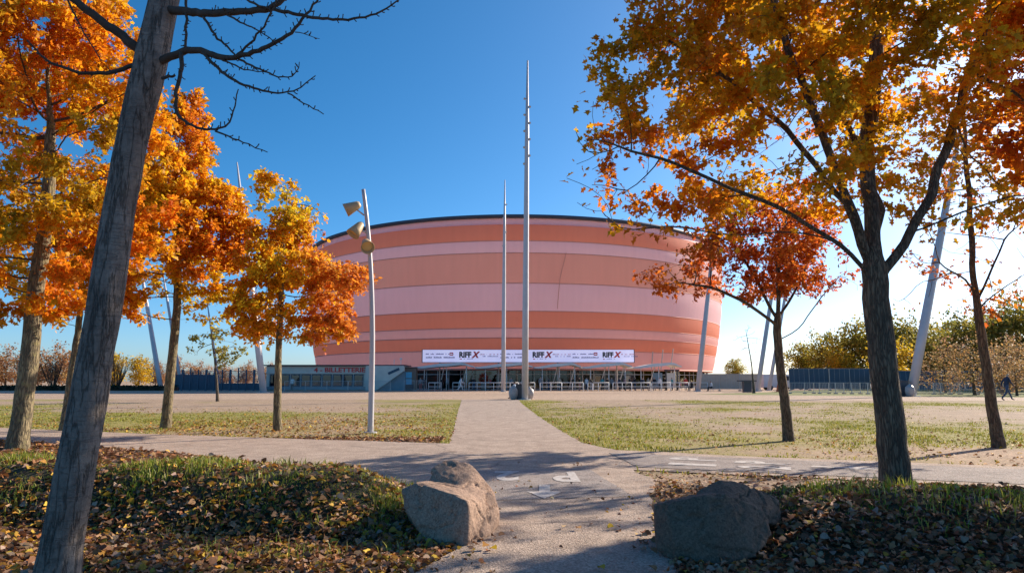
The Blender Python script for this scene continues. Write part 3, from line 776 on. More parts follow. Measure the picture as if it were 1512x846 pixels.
def make_tree(name, seed, trunk_pts, r_base, r_fork, fork_ids_z, ells, n_attr, step, kill, n_leaf, leaf_size, shape, pal, bark, label, cat='tree',
              group=None, tip=0.0035, leaf_r=0.010, spread=0.14, gap=0.35, branch_min=0.016, trop=0.08, droop=0.5, leaders=(), bark_limb=None, jit=0.18, nsides=14):
    """tapered trunk, colonised limbs and twigs, a crown of single leaves; coordinates in metres, the thing's origin at the trunk foot"""
    rng = np.random.default_rng(seed)
    base = np.array(trunk_pts[0], float)
    T = resample(trunk_pts, 0.16); nT = len(T)
    T[1:-1] += rng.normal(0, 0.004, (nT - 2, 3))
    par = np.arange(-1, nT - 1)
    gi = [i for i in range(nT) if T[i][2] >= fork_ids_z]
    fz0 = gi[0]
    gi = gi[::2] + ([gi[-1]] if gi[-1] not in gi[::2] else [])
    N0 = [p for p in T]; par = list(par)
    for ld in leaders:
        Lp = resample(ld, 0.17); d0 = [np.linalg.norm(np.array(q) - Lp[0]) for q in N0]; j = int(np.argmin(d0))
        if len(Lp) > 3: Lp[1:-1] += rng.normal(0, 0.02, Lp[1:-1].shape)
        for q in Lp[1:]:
            N0.append(q); par.append(j); j = len(N0) - 1
            if len(N0) % 2: gi.append(j)
    if leaders: gi = [i for i in gi if i >= nT - 1]
    nL = len(N0)
    attr = ell_points(rng, ells, int(n_attr * 1.25))
    sc = max(e_[1][0] for e_ in ells)                       # ragged outline: warp the crown volume and leave holes in it
    wv = np.stack([vnoise(attr, 1.6 / sc, seed + 40 + q) for q in range(3)], -1) - 0.5
    attr = attr + wv * sc * 0.55
    attr = attr[vnoise(attr, 2.6 / sc, seed + 50) > 0.30][:n_attr]
    nodes, parent = colonize(rng, np.array(N0), par, gi, attr, step, kill, trop=trop, jit=jit)
    n = len(nodes)
    ch = [[] for _ in range(n)]
    for i in range(1, n):
        ch[parent[i]].append(i)
    tips = [i for i in range(n) if not ch[i]]
    e = max(1.6, math.log(max(2, len(tips))) / math.log(r_fork / tip))
    rad = np.zeros(n); acc = np.zeros(n)
    for i in range(n - 1, -1, -1):
        rad[i] = tip if not ch[i] else acc[i] ** (1 / e)
        if parent[i] >= 0: acc[parent[i]] += rad[i] ** e
    fz = fz0
    tr = np.array([r_base + (r_fork - r_base) * min(1, i / max(1, fz)) for i in range(nT)])
    rad[:fz + 1] = tr[:fz + 1]
    for i in range(fz + 1, nT): rad[i] = min(rad[i], rad[i - 1])
    # root flare
    for i in range(min(4, fz)): rad[i] *= 1 + 0.20 * (1 - i / 4) ** 2
    # smooth branch nodes a little
    sm = nodes.copy()
    for i in range(nT, n):
        if ch[i]: sm[i] = 0.5 * nodes[i] + 0.25 * nodes[parent[i]] + 0.25 * nodes[max(ch[i], key=lambda c: rad[c])]
    nodes = sm - base
    # chains
    root = empty(name, base)
    buckets = {}
    owner = np.full(n, -1)
    tchain = list(range(nT)); 
    while ch[tchain[-1]]: tchain.append(max(ch[tchain[-1]], key=lambda c: rad[c]))
    intr = set(tchain); stack = []
    for i in tchain:
        for c in ch[i]:
            if c not in intr: stack.append((i, c, c if rad[c] >= branch_min else 0))
    def emit(chain, own):
        P = nodes[chain]; R = rad[chain].copy()
        if len(chain) > 1 and own != 'trunk': R[0] = min(R[0], R[1] * 1.25)
        rm = R.max(); k = nsides if own == 'trunk' else (8 if rm > 0.04 else 6 if rm > 0.018 else 4 if rm > 0.008 else 3)
        V, F = tube_np(P, R, k)
        if own == 'trunk':
            d = (fbm(V * np.array([1, 1, 0.35]), 7, seed, 3) - 0.5); c = np.repeat(P, k, axis=0)
            V = c + (V - c) * (1 + 0.16 * d[:, None])
        b = buckets.setdefault(own, [[], [], 0]); b[0].append(V); b[1].append(F + b[2]); b[2] += len(V)
    emit(tchain, 'trunk')
    while stack:
        p, c, own = stack.pop()
        chain = [p, c]
        while ch[chain[-1]]: chain.append(max(ch[chain[-1]], key=lambda q: rad[q]))
        s = set(chain)
        for i in chain[1:]:
            for q in ch[i]:
                if q not in s: stack.append((i, q, own))
        emit(chain, own)
    for own, (Vs, Fs, _) in buckets.items():
        nm = 'trunk' if own == 'trunk' else ('twigs' if own == 0 else 'limb')
        me = quadmesh(nm, np.concatenate(Vs), np.concatenate(Fs), bark if own == 'trunk' else (bark_limb or bark), smooth=True)
        o = link(nm, me, root)
        if nm == 'twigs': o['kind'] = 'stuff'
    # leaves
    if n_leaf:
        small = np.array([i for i in range(nT, n) if rad[i] <= leaf_r])
        w = vnoise(nodes[small], 1.1, seed + 3); w = sstep(gap - 0.15, gap + 0.2, w) + 0.012
        idx = small[rng.choice(len(small), n_leaf, p=w / w.sum())]
        P = nodes[idx] + rng.normal(0, spread * 0.55, (n_leaf, 3))
        out = nodes[idx] - nodes[parent[idx]]; out /= np.linalg.norm(out, axis=1)[:, None] + 1e-6
        A = out * 0.6 + rng.normal(0, 0.7, (n_leaf, 3)); A[:, 2] -= droop * 0.6
        Nn = rng.normal(0, 0.6, (n_leaf, 3)); Nn[:, 2] += 0.9
        S = leaf_size * rng.uniform(0.5, 1.45, n_leaf)
        k = vnoise(P, 0.8, seed + 8) + 0.35 * (vnoise(P, 3.0, seed + 12) - 0.5) + rng.normal(0, 0.10, n_leaf)
        pal = np.array(pal, float)
        t = np.clip((k - 0.2) / 0.6, 0, 0.9999) * (len(pal) - 1); i0 = t.astype(int); f = (t - i0)[:, None]
        col = pal[i0] * (1 - f) + pal[i0 + 1] * f
        col = col * rng.uniform(0.75, 1.25, (n_leaf, 1)) * rng.uniform(0.92, 1.08, (n_leaf, 3))
        me = leaf_cloud('crown', P, A, Nn, S, np.clip(col, 0, 0.95), shape, M_leaf)
        o = link('crown', me, root); o['kind'] = 'stuff'
    return setp(root, label, cat, group)

def E(px, py, Y, r, w=1.0): return (at(px, py, Y), r, w)
def TP(*a): return [at(*q) for q in a]
P_OAK = [(0.60, 0.37, 0.02), (0.80, 0.43, 0.02), (0.90, 0.41, 0.015), (0.88, 0.33, 0.015), (0.82, 0.25, 0.015), (0.62, 0.17, 0.02)]
P_GOLD = [(0.70, 0.50, 0.03), (0.86, 0.52, 0.02), (0.88, 0.45, 0.015), (0.85, 0.37, 0.015), (0.74, 0.25, 0.02)]
P_MIX = [(0.62, 0.46, 0.03), (0.84, 0.52, 0.02), (0.88, 0.44, 0.02), (0.85, 0.35, 0.03), (0.76, 0.26, 0.04)]
P_RED = [(0.70, 0.22, 0.025), (0.64, 0.15, 0.025), (0.54, 0.11, 0.025), (0.42, 0.085, 0.025)]
P_RUST = [(0.62, 0.26, 0.02), (0.55, 0.14, 0.02), (0.42, 0.09, 0.02), (0.60, 0.34, 0.03)]
GT = 'autumn trees around the paths'

b = at(1325, 742, 7.7)
make_tree('oak_tree', 11, [(b[0], 7.7, -0.06)] + TP((1316, 640, 7.7), (1303, 520, 7.7), (1293, 440, 7.72), (1291, 398, 7.72)), 0.160, 0.135, 2.40,
          [E(1290, 40, 7.9, (2.5, 2.4, 1.7)), E(1080, 170, 7.7, (1.35, 1.6, 1.0)), E(905, 200, 7.6, (0.75, 0.8, 0.62), 2.4), E(965, 60, 7.7, (0.66, 0.9, 0.75), 1.5),
           E(1160, 275, 7.7, (1.1, 1.2, 0.45)), E(1430, 215, 7.8, (1.3, 1.6, 0.95)), E(1240, -190, 7.9, (2.4, 2.4, 1.6)), E(1200, -420, 8.0, (2.2, 2.2, 1.6)), E(1080, -150, 7.6, (1.4, 1.6, 1.2)), E(1500, 60, 8.0, (1.4, 1.8, 1.5)), ((6.7, 9.0, 4.1), (1.5, 0.9, 1.0), 2.5), ((3.4, 9.5, 4.7), (1.3, 0.8, 0.8), 1.5), E(950, 340, 7.45, (0.48, 0.25, 0.10), 3.5), E(1060, 350, 7.5, (0.22, 0.3, 0.12), 3)],
          4200, 0.16, 0.23, 76000, 0.084, OAK, P_OAK, M_bark_oak, 'large golden oak with thick dark forked trunk right of the path', group=GT, gap=0.50, spread=0.13, bark_limb=M_bark_oak, nsides=20, leaf_r=0.011, leaders=[
              TP((1291, 400, 7.72), (1284, 320, 7.8), (1279, 220, 7.9), (1290, 100, 8.0), (1310, -80, 8.1), (1290, -300, 8.1)),
              TP((1287, 405, 7.7), (1264, 330, 7.6), (1226, 230, 7.4), (1182, 120, 7.3), (1140, 0, 7.2), (1110, -130, 7.2)),
              TP((1283, 412, 7.7), (1238, 358, 7.6), (1170, 318, 7.5), (1090, 280, 7.45), (1010, 245, 7.5), (910, 215, 7.5)),
              TP((1298, 412, 7.7), (1345, 350, 7.7), (1370, 290, 7.75), (1400, 200, 7.8), (1440, 80, 7.9), (1480, -60, 7.9)),
              TP((1345, 350, 7.7), (1420, 312, 7.5), (1500, 290, 7.4)),
              TP((1240, 360, 7.6), (1180, 342, 7.3), (1090, 348, 7.2), (1010, 336, 7.2), (910, 340, 7.3)),
              TP((1288, 380, 7.75), (1300, 300, 8.3), (1250, 180, 8.8), (1180, 60, 9.0)),
              TP((1250, 300, 7.55), (1170, 200, 7.7), (1080, 120, 7.8), (970, 50, 7.8))])
b = at(1165, 652, 15.2)
make_tree('oak_tree', 12, [(b[0], 15.2, -0.05)] + TP((1160, 600, 15.2), (1152, 540, 15.2), (1147, 490, 15.2), (1149, 460, 15.2)), 0.115, 0.09, 2.0,
          [E(1130, 395, 15.2, (2.0, 1.8, 0.75)), E(1012, 428, 15.0, (1.15, 1.0, 0.55), 1.8), E(1240, 428, 15.2, (0.85, 0.8, 0.55), 1.6), E(1150, 345, 15.2, (1.5, 1.6, 0.9)), E(1010, 400, 15.2, (0.5, 0.6, 0.35), 1.5)],
          1300, 0.16, 0.23, 11500, 0.095, OAK, P_RED, M_bark_oak, 'young rust red oak on the right turf in front of the arena', group=GT, bark_limb=M_bark_oak, gap=0.4, leaders=[
              TP((1149, 462, 15.2), (1149, 400, 15.2), (1152, 330, 15.2)), TP((1148, 480, 15.2), (1100, 445, 15.0), (1050, 425, 14.9), (1000, 415, 14.9)),
              TP((1150, 505, 15.2), (1185, 478, 15.2), (1205, 450, 15.2), (1240, 405, 15.2)), TP((1146, 470, 15.2), (1110, 400, 15.4), (1085, 360, 15.6)), TP((1150, 470, 15.2), (1185, 410, 15.6), (1200, 360, 15.9))])
b = at(1475, 662, 13.7)
make_tree('oak_tree', 13, [(b[0], 13.7, -0.05)] + TP((1463, 590, 13.7), (1447, 480, 13.7), (1440, 430, 13.7), (1436, 400, 13.7)), 0.115, 0.075, 2.6,
          [E(1440, 330, 13.7, (1.7, 1.5, 1.1)), E(1480, 410, 13.6, (0.9, 1.0, 0.6)), E(1390, 420, 13.6, (0.6, 0.7, 0.3)), E(1420, 200, 13.7, (1.6, 1.6, 1.4))],
          520, 0.19, 0.30, 2600, 0.10, OAK, P_RUST, M_bark_oak, 'nearly bare oak with a slim leaning trunk near the right edge', group=GT, bark_limb=M_bark_oak, gap=0.5, tip=0.005, leaders=[
              TP((1436, 402, 13.7), (1433, 340, 13.7), (1428, 240, 13.7), (1420, 140, 13.7)), TP((1440, 432, 13.7), (1415, 405, 13.5), (1370, 385, 13.4)),
              TP((1444, 455, 13.7), (1475, 430, 13.6), (1520, 395, 13.5)), TP((1442, 445, 13.7), (1465, 400, 13.9), (1485, 350, 14.1), (1520, 320, 14.2))])
b = at(25, 668, 13.3)
make_tree('oak_tree', 14, [(b[0], 13.3, -0.05)] + TP((34, 600, 13.3), (45, 520, 13.3), (50, 450, 13.3), (62, 370, 13.3), (72, 280, 13.3), (75, 180, 13.3)), 0.185, 0.15, 2.6,
          [E(55, 180, 13.3, (2.3, 2.2, 2.6)), E(30, 380, 13.3, (2.0, 1.8, 1.0)), E(120, 60, 13.3, (1.6, 1.6, 1.6)), E(-80, 250, 13.3, (1.8, 1.8, 2.2)), E(150, 330, 13.1, (1.1, 1.2, 1.3)), E(165, 190, 13.2, (1.3, 1.4, 1.5))],
          2600, 0.18, 0.25, 48000, 0.10, OAK, P_OAK[:5], M_bark_lich, 'tall orange oak with thick lichen covered trunk at the left edge', group=GT, bark_limb=M_twig, gap=0.40)
b = at(322, 581, 44)
make_tree('young_tree', 19, [(b[0], 44, -0.05)] + TP((320, 560, 44), (317, 530, 44), (313, 505, 44), (312, 470, 44)), 0.10, 0.06, 1.6,
          [E(318, 508, 44, (1.6, 1.5, 1.1)), E(345, 520, 44, (1.2, 1.2, 0.6)), E(290, 520, 44, (0.9, 1.0, 0.5))],
          160, 0.25, 0.36, 900, 0.17, SIMPLE, [(0.20, 0.19, 0.04), (0.30, 0.26, 0.05), (0.40, 0.30, 0.06)], M_bark_oak, 'sparse olive leafed young tree before the blue cage fence', group=GT, gap=0.45, tip=0.008, leaf_r=0.03)
b = at(97, 628, 18.3)
make_tree('oak_tree', 15, [(b[0], 18.3, -0.05)] + TP((104, 570, 18.3), (114, 500, 18.3), (120, 440, 18.3), (122, 360, 18.3)), 0.14, 0.09, 2.3,
          [E(120, 400, 18.3, (1.8, 1.7, 1.1)), E(60, 440, 18.3, (1.1, 1.2, 0.7)), E(140, 310, 18.3, (1.6, 1.6, 1.3))],
          900, 0.19, 0.27, 12000, 0.10, SIMPLE, P_MIX[1:], M_bark_lich, 'orange oak half hidden behind the leaning grey foreground trunk', group=GT, bark_limb=M_twig, gap=0.4)
b = at(245, 624, 19.2)
make_tree('oak_tree', 16, [(b[0], 19.2, -0.05)] + TP((249, 580, 19.2), (256, 510, 19.2), (261, 460, 19.2), (264, 380, 19.2), (268, 260, 19.2)), 0.135, 0.11, 2.9,
          [E(262, 330, 19.2, (1.75, 1.8, 2.2)), E(268, 210, 19.2, (1.1, 1.2, 1.2)), E(205, 410, 19.2, (1.4, 1.3, 1.1)), E(305, 395, 19.2, (1.2, 1.3, 1.3)), E(275, 165, 19.2, (0.55, 0.6, 0.8), 1.5), E(200, 320, 19.2, (1.4, 1.4, 1.8)), E(318, 330, 19.2, (0.85, 1.0, 1.4)), E(230, 220, 19.2, (1.1, 1.2, 1.2))],
          2500, 0.18, 0.25, 50000, 0.105, SIMPLE, P_GOLD, M_bark_lich, 'dense golden orange oak between the grey trunk and the street lamp tree', group=GT, bark_limb=M_twig, gap=0.36)
b = at(410, 629, 18.3)
make_tree('oak_tree', 17, [(b[0], 18.3, -0.05)] + TP((410, 570, 18.3), (412, 500, 18.3), (416, 420, 18.3), (420, 330, 18.3), (425, 280, 18.3)), 0.11, 0.085, 1.9,
          [E(425, 325, 18.3, (1.25, 1.2, 1.15)), E(452, 415, 18.3, (1.85, 1.6, 1.0)), E(395, 465, 18.3, (1.35, 1.3, 0.85)), E(512, 420, 18.3, (1.0, 0.9, 0.75), 1.3), E(470, 490, 18.3, (1.3, 1.2, 0.5)), E(385, 295, 18.3, (0.35, 0.5, 0.7), 1.4), E(440, 540, 18.3, (0.7, 0.7, 0.32), 1.2)],
          1900, 0.165, 0.24, 22000, 0.105, SIMPLE, P_MIX, M_bark_lich, 'orange and yellow young oak beside the curved street lamp', group=GT, bark_limb=M_twig, gap=0.42)
# the row goes on to the right, out of frame: only its leaf edge and its shade reach the picture
make_tree('oak_tree', 18, [(11.0, 9.2, -0.05), (11.0, 9.2, 1.5), (10.9, 9.3, 2.8), (10.8, 9.3, 4.2), (10.8, 9.4, 5.5)], 0.22, 0.17, 2.2,
          [((10.3, 9.3, 4.6), (2.7, 2.8, 2.0)), ((9.2, 8.8, 3.6), (1.5, 1.8, 1.0)), ((8.8, 9.7, 4.7), (1.6, 1.0, 1.2), 2.0), ((8.9, 10.7, 5.3), (1.4, 0.9, 1.0), 2.5), ((10.8, 9.3, 6.6), (2.2, 2.2, 1.6))],
          1900, 0.19, 0.28, 26000, 0.12, SIMPLE, P_OAK, M_bark_oak, 'oak whose dark leafy edge hangs in at the upper right corner', group=GT, bark_limb=M_twig, gap=0.3)

# bare foreground tree: leaning grey trunk with hand placed limbs and spur shoots
def bare_tree():
    b0 = at(78, 880, 4.1)
    zb = float(hgt(b0[0], 4.1)) - 0.06
    root = empty('bare_tree', (b0[0], 4.1, zb)); base = np.array([b0[0], 4.1, zb])
    tp = [(b0[0], 4.1, zb)] + TP((84, 846, 4.1), (103, 740, 4.1), (128, 600, 4.12), (152, 470, 4.14), (172, 330, 4.16), (196, 200, 4.18), (222, 90, 4.2), (240, 10, 4.22), (262, -90, 4.25), (300, -220, 4.3))
    R = [0.15, 0.118, 0.108, 0.100, 0.097, 0.095, 0.093, 0.098, 0.088, 0.075, 0.05]
    tpa = np.array(tp); d = np.concatenate([[0], np.cumsum(np.linalg.norm(np.diff(tpa, axis=0), axis=1))])
    s = np.linspace(0, d[-1], 90)
    P = np.stack([np.interp(s, d, tpa[:, k]) for k in range(3)], -1); rr = np.interp(s, d, R)
    for _ in range(6):
        P[1:-1] = 0.5 * P[1:-1] + 0.25 * (P[2:] + P[:-2]); rr[1:-1] = 0.5 * rr[1:-1] + 0.25 * (rr[2:] + rr[:-2])
    V, F = tube_np(P - base, rr, 28); c = np.repeat(P - base, 28, axis=0)
    dd = (fbm(V * np.array([1, 1, 0.45]), 6, 3, 4) - 0.5) * 0.22 + (fbm(V * np.array([1, 1, 0.2]), 22, 8, 3) - 0.5) * 0.09
    V = c + (V - c) * (1 + dd[:, None])
    link('trunk', quadmesh('trunk', V, F, M_bark_grey, smooth=True), root)
    rng = np.random.default_rng(7)
    limbs = [
        ([(243, 14, 4.2), (300, 20, 4.1), (350, 18, 4.0), (398, 14, 3.95), (418, 2, 3.95), (428, -30, 3.95)], 0.036, 0.018),
        ([(405, 14, 3.95), (450, 24, 3.9), (485, 29, 3.85), (520, 30, 3.8), (560, 20, 3.8), (592, -2, 3.8)], 0.015, 0.005),
        ([(225, 98, 4.2), (255, 82, 4.15), (285, 72, 4.1), (320, 84, 4.05), (345, 87, 4.0), (390, 72, 3.95), (430, 50, 3.9), (450, 26, 3.9), (472, -4, 3.9)], 0.034, 0.007),
        ([(298, 76, 4.08), (328, 108, 4.0), (350, 121, 3.95), (395, 137, 3.9), (425, 138, 3.85), (450, 128, 3.8), (466, 112, 3.8)], 0.014, 0.0035),
        ([(425, 138, 3.85), (452, 154, 3.8), (478, 169, 3.8)], 0.006, 0.003),
        ([(352, 88, 4.0), (388, 104, 3.95), (420, 117, 3.9), (438, 114, 3.9), (442, 92, 3.9)], 0.009, 0.003),
        ([(268, 78, 4.12), (268, 110, 4.05), (258, 140, 4.0), (262, 172, 3.95), (290, 190, 3.9), (325, 193, 3.85), (342, 180, 3.85), (352, 132, 3.85)], 0.018, 0.004),
        ([(318, 194, 3.86), (355, 208, 3.8), (395, 225, 3.8)], 0.007, 0.003),
        ([(208, 76, 4.2), (172, 46, 4.15), (140, 24, 4.1), (105, -2, 4.05), (70, -30, 4.0)], 0.040, 0.024),
        ([(204, 94, 4.2), (160, 110, 4.1), (115, 108, 4.0), (70, 92, 3.95), (40, 60, 3.9)], 0.02, 0.006),
        ([(345, 86, 4.0), (374, 60, 3.95), (388, 42, 3.9), (404, 14, 3.9), (415, -20, 3.9)], 0.010, 0.005),
        ([(300, 24, 4.1), (318, 54, 4.05), (346, 80, 4.0)], 0.011, 0.007),
        ([(276, -30, 4.15), (275, 30, 4.12), (274, 74, 4.1)], 0.012, 0.010),
        ([(308, 80, 4.07), (345, 96, 4.0), (372, 106, 3.95), (396, 108, 3.95)], 0.009, 0.003),
        ([(338, 24, 4.0), (362, 36, 3.95), (385, 48, 3.92), (410, 64, 3.9)], 0.008, 0.003),
        ([(240, 116, 4.15), (258, 112, 4.0)], 0.014, 0.008),
        ([(100, 0, 4.05), (120, 40, 4.0), (135, 70, 4.0), (150, 90, 4.0)], 0.008, 0.003),
        ([(436, 48, 3.9), (455, 52, 3.85), (472, 58, 3.85)], 0.004, 0.002),
        ([(335, -20, 4.0), (375, 8, 3.95), (398, 14, 3.93)], 0.010, 0.008)]
    for pts, r0, r1 in limbs:
        A = resample([at(*q) for q in pts], 0.035)
        for _ in range(3): A[1:-1] = 0.5 * A[1:-1] + 0.25 * (A[2:] + A[:-2])
        A[1:-1] += rng.normal(0, 0.003, A[1:-1].shape)
        k = len(A); R_ = np.linspace(r0, r1, k) * 0.82
        m = MB(); m.tube(A - base, R_, 8)
        T, N, B = frames(A)
        for i in range(2, k - 1):
            if r0 > 0.03 and i < k * 0.35: continue
            for rep in range(1 if rng.uniform() < 0.75 else 2):
                a = rng.uniform(0, 6.28); d_ = N[i] * math.cos(a) + B[i] * math.sin(a) + T[i] * 0.5
                L = rng.uniform(0.008, 0.024); p0 = A[i] - base
                m.tube([p0, p0 + d_ * (R_[i] + L * 0.6), p0 + d_ * (R_[i] + L) + np.array([0, 0, 0.006])], [0.0034, 0.0030, 0.0036], 5)
        m.build('limb', M_twig, root, smooth=True)
    return setp(root, 'bare leaning tree with smooth grey trunk in the left foreground', 'tree', GT)
bare_tree()

# ------------------------------------------------------------------ far trees
P_YG = [(0.24, 0.23, 0.04), (0.38, 0.32, 0.05), (0.50, 0.37, 0.055), (0.30, 0.27, 0.05)]
P_YEL = [(0.62, 0.42, 0.03), (0.70, 0.44, 0.03), (0.50, 0.36, 0.04)]
P_DGREEN = [(0.15, 0.16, 0.04), (0.22, 0.21, 0.05), (0.28, 0.23, 0.06)]
P_BROWN = [(0.44, 0.25, 0.11), (0.50, 0.24, 0.11), (0.36, 0.20, 0.11), (0.48, 0.32, 0.12)]
P_PINK = [(0.36, 0.21, 0.12), (0.28, 0.20, 0.10), (0.46, 0.24, 0.08), (0.26, 0.20, 0.09)]
def far_proto(name, seed, h, rx, pal, n_leaf, lsize, label, z0=0.25, low=False, group='trees far behind the arena square'):
    tz = h * z0
    ells = [((0, 0, h * 0.58), (rx, rx, h * 0.42)), ((rx * 0.4, 0, h * 0.42), (rx * 0.7, rx * 0.7, h * 0.25)), ((-rx * 0.45, 0.2, h * 0.5), (rx * 0.65, rx * 0.7, h * 0.3))]
    if low: ells.append(((0, 0, h * 0.25), (rx * 1.05, rx * 1.05, h * 0.2)))
    return make_tree(name, seed, [(0, 0, -0.1), (0.05, 0, tz), (0.1, 0.05, h * 0.6)], 0.022 * h + 0.05, 0.016 * h + 0.03, tz * 0.8, ells, 260, h * 0.05, h * 0.07, n_leaf, lsize, SIMPLE, pal,
                     M_bark_oak, label, group=group, tip=0.012, leaf_r=0.08, spread=h * 0.10, gap=0.3, branch_min=0.05, nsides=8)
ORD = ['first', 'second', 'third', 'fourth', 'fifth', 'sixth', 'seventh', 'eighth', 'ninth', 'tenth', 'eleventh', 'twelfth']
def place_far(proto, spots, used):
    same = {}
    for s_ in sorted(spots, key=lambda q: q[0] / q[1]): same.setdefault(s_[3], []).append(s_)
    for (x, y, s, lab) in spots:
        o = proto if not used else copy_tree(proto)
        used.append(1)
        o.location = (x, y, 0); o.scale = (s, s, s * random.Random(int(x * 7 + y)).uniform(0.9, 1.1)); o.rotation_euler = (0, 0, random.Random(int(x * 13)).uniform(0, 6.28))
        o['label'] = lab if len(same[lab]) == 1 else lab + ', %s from the left' % ORD[same[lab].index((x, y, s, lab))]
def F(px, Y): return ((px - 756) / FPX * Y * 0.99, Y)
lab = 'yellowish green tree in the row behind the dark screen fence'
pA = far_proto('broadleaf_tree', 31, 11.0, 4.6, P_YG, 5200, 0.42, lab, 0.2, True)
place_far(pA, [(*F(1185, 150), 0.95, lab), (*F(1225, 145), 1.0, lab), (*F(1262, 140), 1.12, lab), (*F(1300, 138), 1.2, lab), (*F(1400, 135), 1.15, lab),
               (*F(1085, 170), 0.62, 'small round green tree rising behind the pale mesh fence'), (*F(1200, 185), 0.9, lab), (*F(1350, 170), 1.4, lab)], [])
pB = far_proto('broadleaf_tree', 32, 8.5, 3.0, P_YEL, 2600, 0.42, 'bright yellow tree rising above the end of the dark screen fence', 0.2, True)
place_far(pB, [(*F(1244, 132), 0.92, 'bright yellow tree rising above the end of the dark screen fence'), (*F(1318, 100), 0.95, 'narrow golden tree peeking out right of the large oak trunk'),
               (*F(165, 135), 0.75, 'low golden yellow tree on the far left lawn'), (*F(205, 150), 0.8, 'amber tree beside the leaning mast on the far left')], [])
lab = 'olive green tree in the wood behind the leaning right mast'
pC = far_proto('broadleaf_tree', 33, 12.0, 4.8, P_DGREEN + P_YG[1:3], 5200, 0.42, lab, 0.2, True)
place_far(pC, [(*F(1335, 115), 0.98, lab), (*F(1378, 112), 0.85, lab), (*F(1415, 105), 0.85, lab), (*F(1445, 100), 0.95, lab), (*F(1490, 96), 1.0, lab), (*F(1535, 92), 1.1, lab), (*F(1470, 120), 1.1, lab)], [])
lab = 'brownish russet tree in the thicket at the far right'
pD = far_proto('broadleaf_tree', 34, 8.0, 4.2, P_PINK, 2300, 0.26, lab, 0.2, True)
place_far(pD, [(*F(1395, 72), 0.62, lab), (*F(1438, 62), 0.66, 'russet young tree with thin trunk on the strip of lawn'), (*F(1475, 78), 0.72, lab), (*F(1520, 70), 0.78, lab), (*F(1500, 60), 0.5, lab)], [])
lab = 'brown leafed tree in the belt behind the far left hedge'
pE = far_proto('broadleaf_tree', 35, 8.5, 4.4, P_BROWN, 4000, 0.36, lab, 0.2, True)
place_far(pE, [(*F(x_, y_), s_, lab) for x_, y_, s_ in ((-30, 150, 1.0), (8, 140, 0.95), (45, 160, 1.0), (80, 140, 0.95), (120, 165, 1.0), (145, 150, 0.75), (230, 175, 0.72), (262, 180, 0.75), (295, 185, 0.72), (330, 180, 0.68), (365, 185, 0.7), (400, 180, 0.7))], [])
# bare bushes with upright stems
def bare_bush(seed, h):
    rng = np.random.default_rng(seed); root = empty('bare_bush', (0, 0, 0))
    m = MB()
    for k in range(34):
        a = rng.uniform(0, 6.28); t = rng.uniform(0.05, 0.55); L = h * rng.uniform(0.6, 1.05)
        d = np.array([math.cos(a) * t, math.sin(a) * t, 1.0]); d /= np.linalg.norm(d)
        p0 = np.array([math.cos(a) * 0.25, math.sin(a) * 0.25, -0.05]); p1 = p0 + d * L * 0.45; p2 = p0 + d * L + np.array([0, 0, 0.2])
        m.tube([p0, p1, p2], [0.05, 0.035, 0.012], 4)
        for j in range(5):
            q = p0 + (p2 - p0) * rng.uniform(0.3, 0.9); e_ = rng.normal(0, 0.5, 3); e_[2] = abs(e_[2]) + 0.7
            m.tube([q, q + e_ * h * 0.09, q + e_ * h * 0.18 + np.array([0, 0, .1])], [0.02, 0.015, 0.008], 3)
    m.build('stems', M_twig, root)['kind'] = 'stuff'
    return root
bb = bare_bush(4, 5.6)
for i, (px, Y, s, lb) in enumerate(((38, 100, 0.95, 'bare upright bush left of the thick lichen trunk'), (78, 104, 0.9, 'bare upright bush between the two left trunks'),
                                (172, 102, 0.85, 'bare upright bush right of the grey foreground trunk'))):
    o = bb if i == 0 else copy_tree(bb)
    o.location = (*F(px, Y), 0.0); o.scale = (s, s, s); o.rotation_euler = (0, 0, i * 1.7)
    setp(o, lb, 'bush', 'bare bushes on the far left lawn')
# bare sapling on the right
def sapling():
    b_ = at(1113, 574, 72)
    return make_tree('bare_sapling', 41, [(b_[0], 72, -0.05), (b_[0] - 0.1, 72, 3), (b_[0] - 0.5, 72, 6.2)], 0.16, 0.06, 2.4, [((b_[0] - 0.4, 72, 5.0), (1.8, 1.8, 2.3))],
              90, 0.35, 0.5, 0, 0, SIMPLE, P_YG, M_bark_oak, 'thin leafless sapling between the pale mesh fence and the masts', tip=0.012, branch_min=0.02)
sapling()
# clipped hedge at the far left
def hedge():
    x0, x1 = F(-60, 92)[0], F(262, 92)[0]
    rng = np.random.default_rng(3); n = 9000
    P = np.stack([rng.uniform(x0, x1, n), rng.uniform(91.2, 92.6, n), rng.uniform(0.02, 0.62, n)], -1)
    A = rng.normal(0, 1, (n, 3)); A[:, 2] += 0.5
    me = leaf_cloud('foliage', P - np.array([0, 0, 0]), A, rng.normal(0, 1, (n, 3)), rng.uniform(0.12, 0.26, n), pick(rng, [(0.035, 0.055, 0.025), (0.05, 0.07, 0.03), (0.03, 0.045, 0.025)], n), SIMPLE, M_leaf)
    r = empty('hedge', (0, 0, 0)); o = link('foliage', me, r); o['kind'] = 'stuff'
    MB().box(((x0 + x1) / 2, 91.9, 0.24), (x1 - x0, 1.0, 0.5)).build('inner_twigs', M_twig, r)
    setp(r, 'low clipped dark green hedge along the far left edge of the square', 'hedge')
hedge()
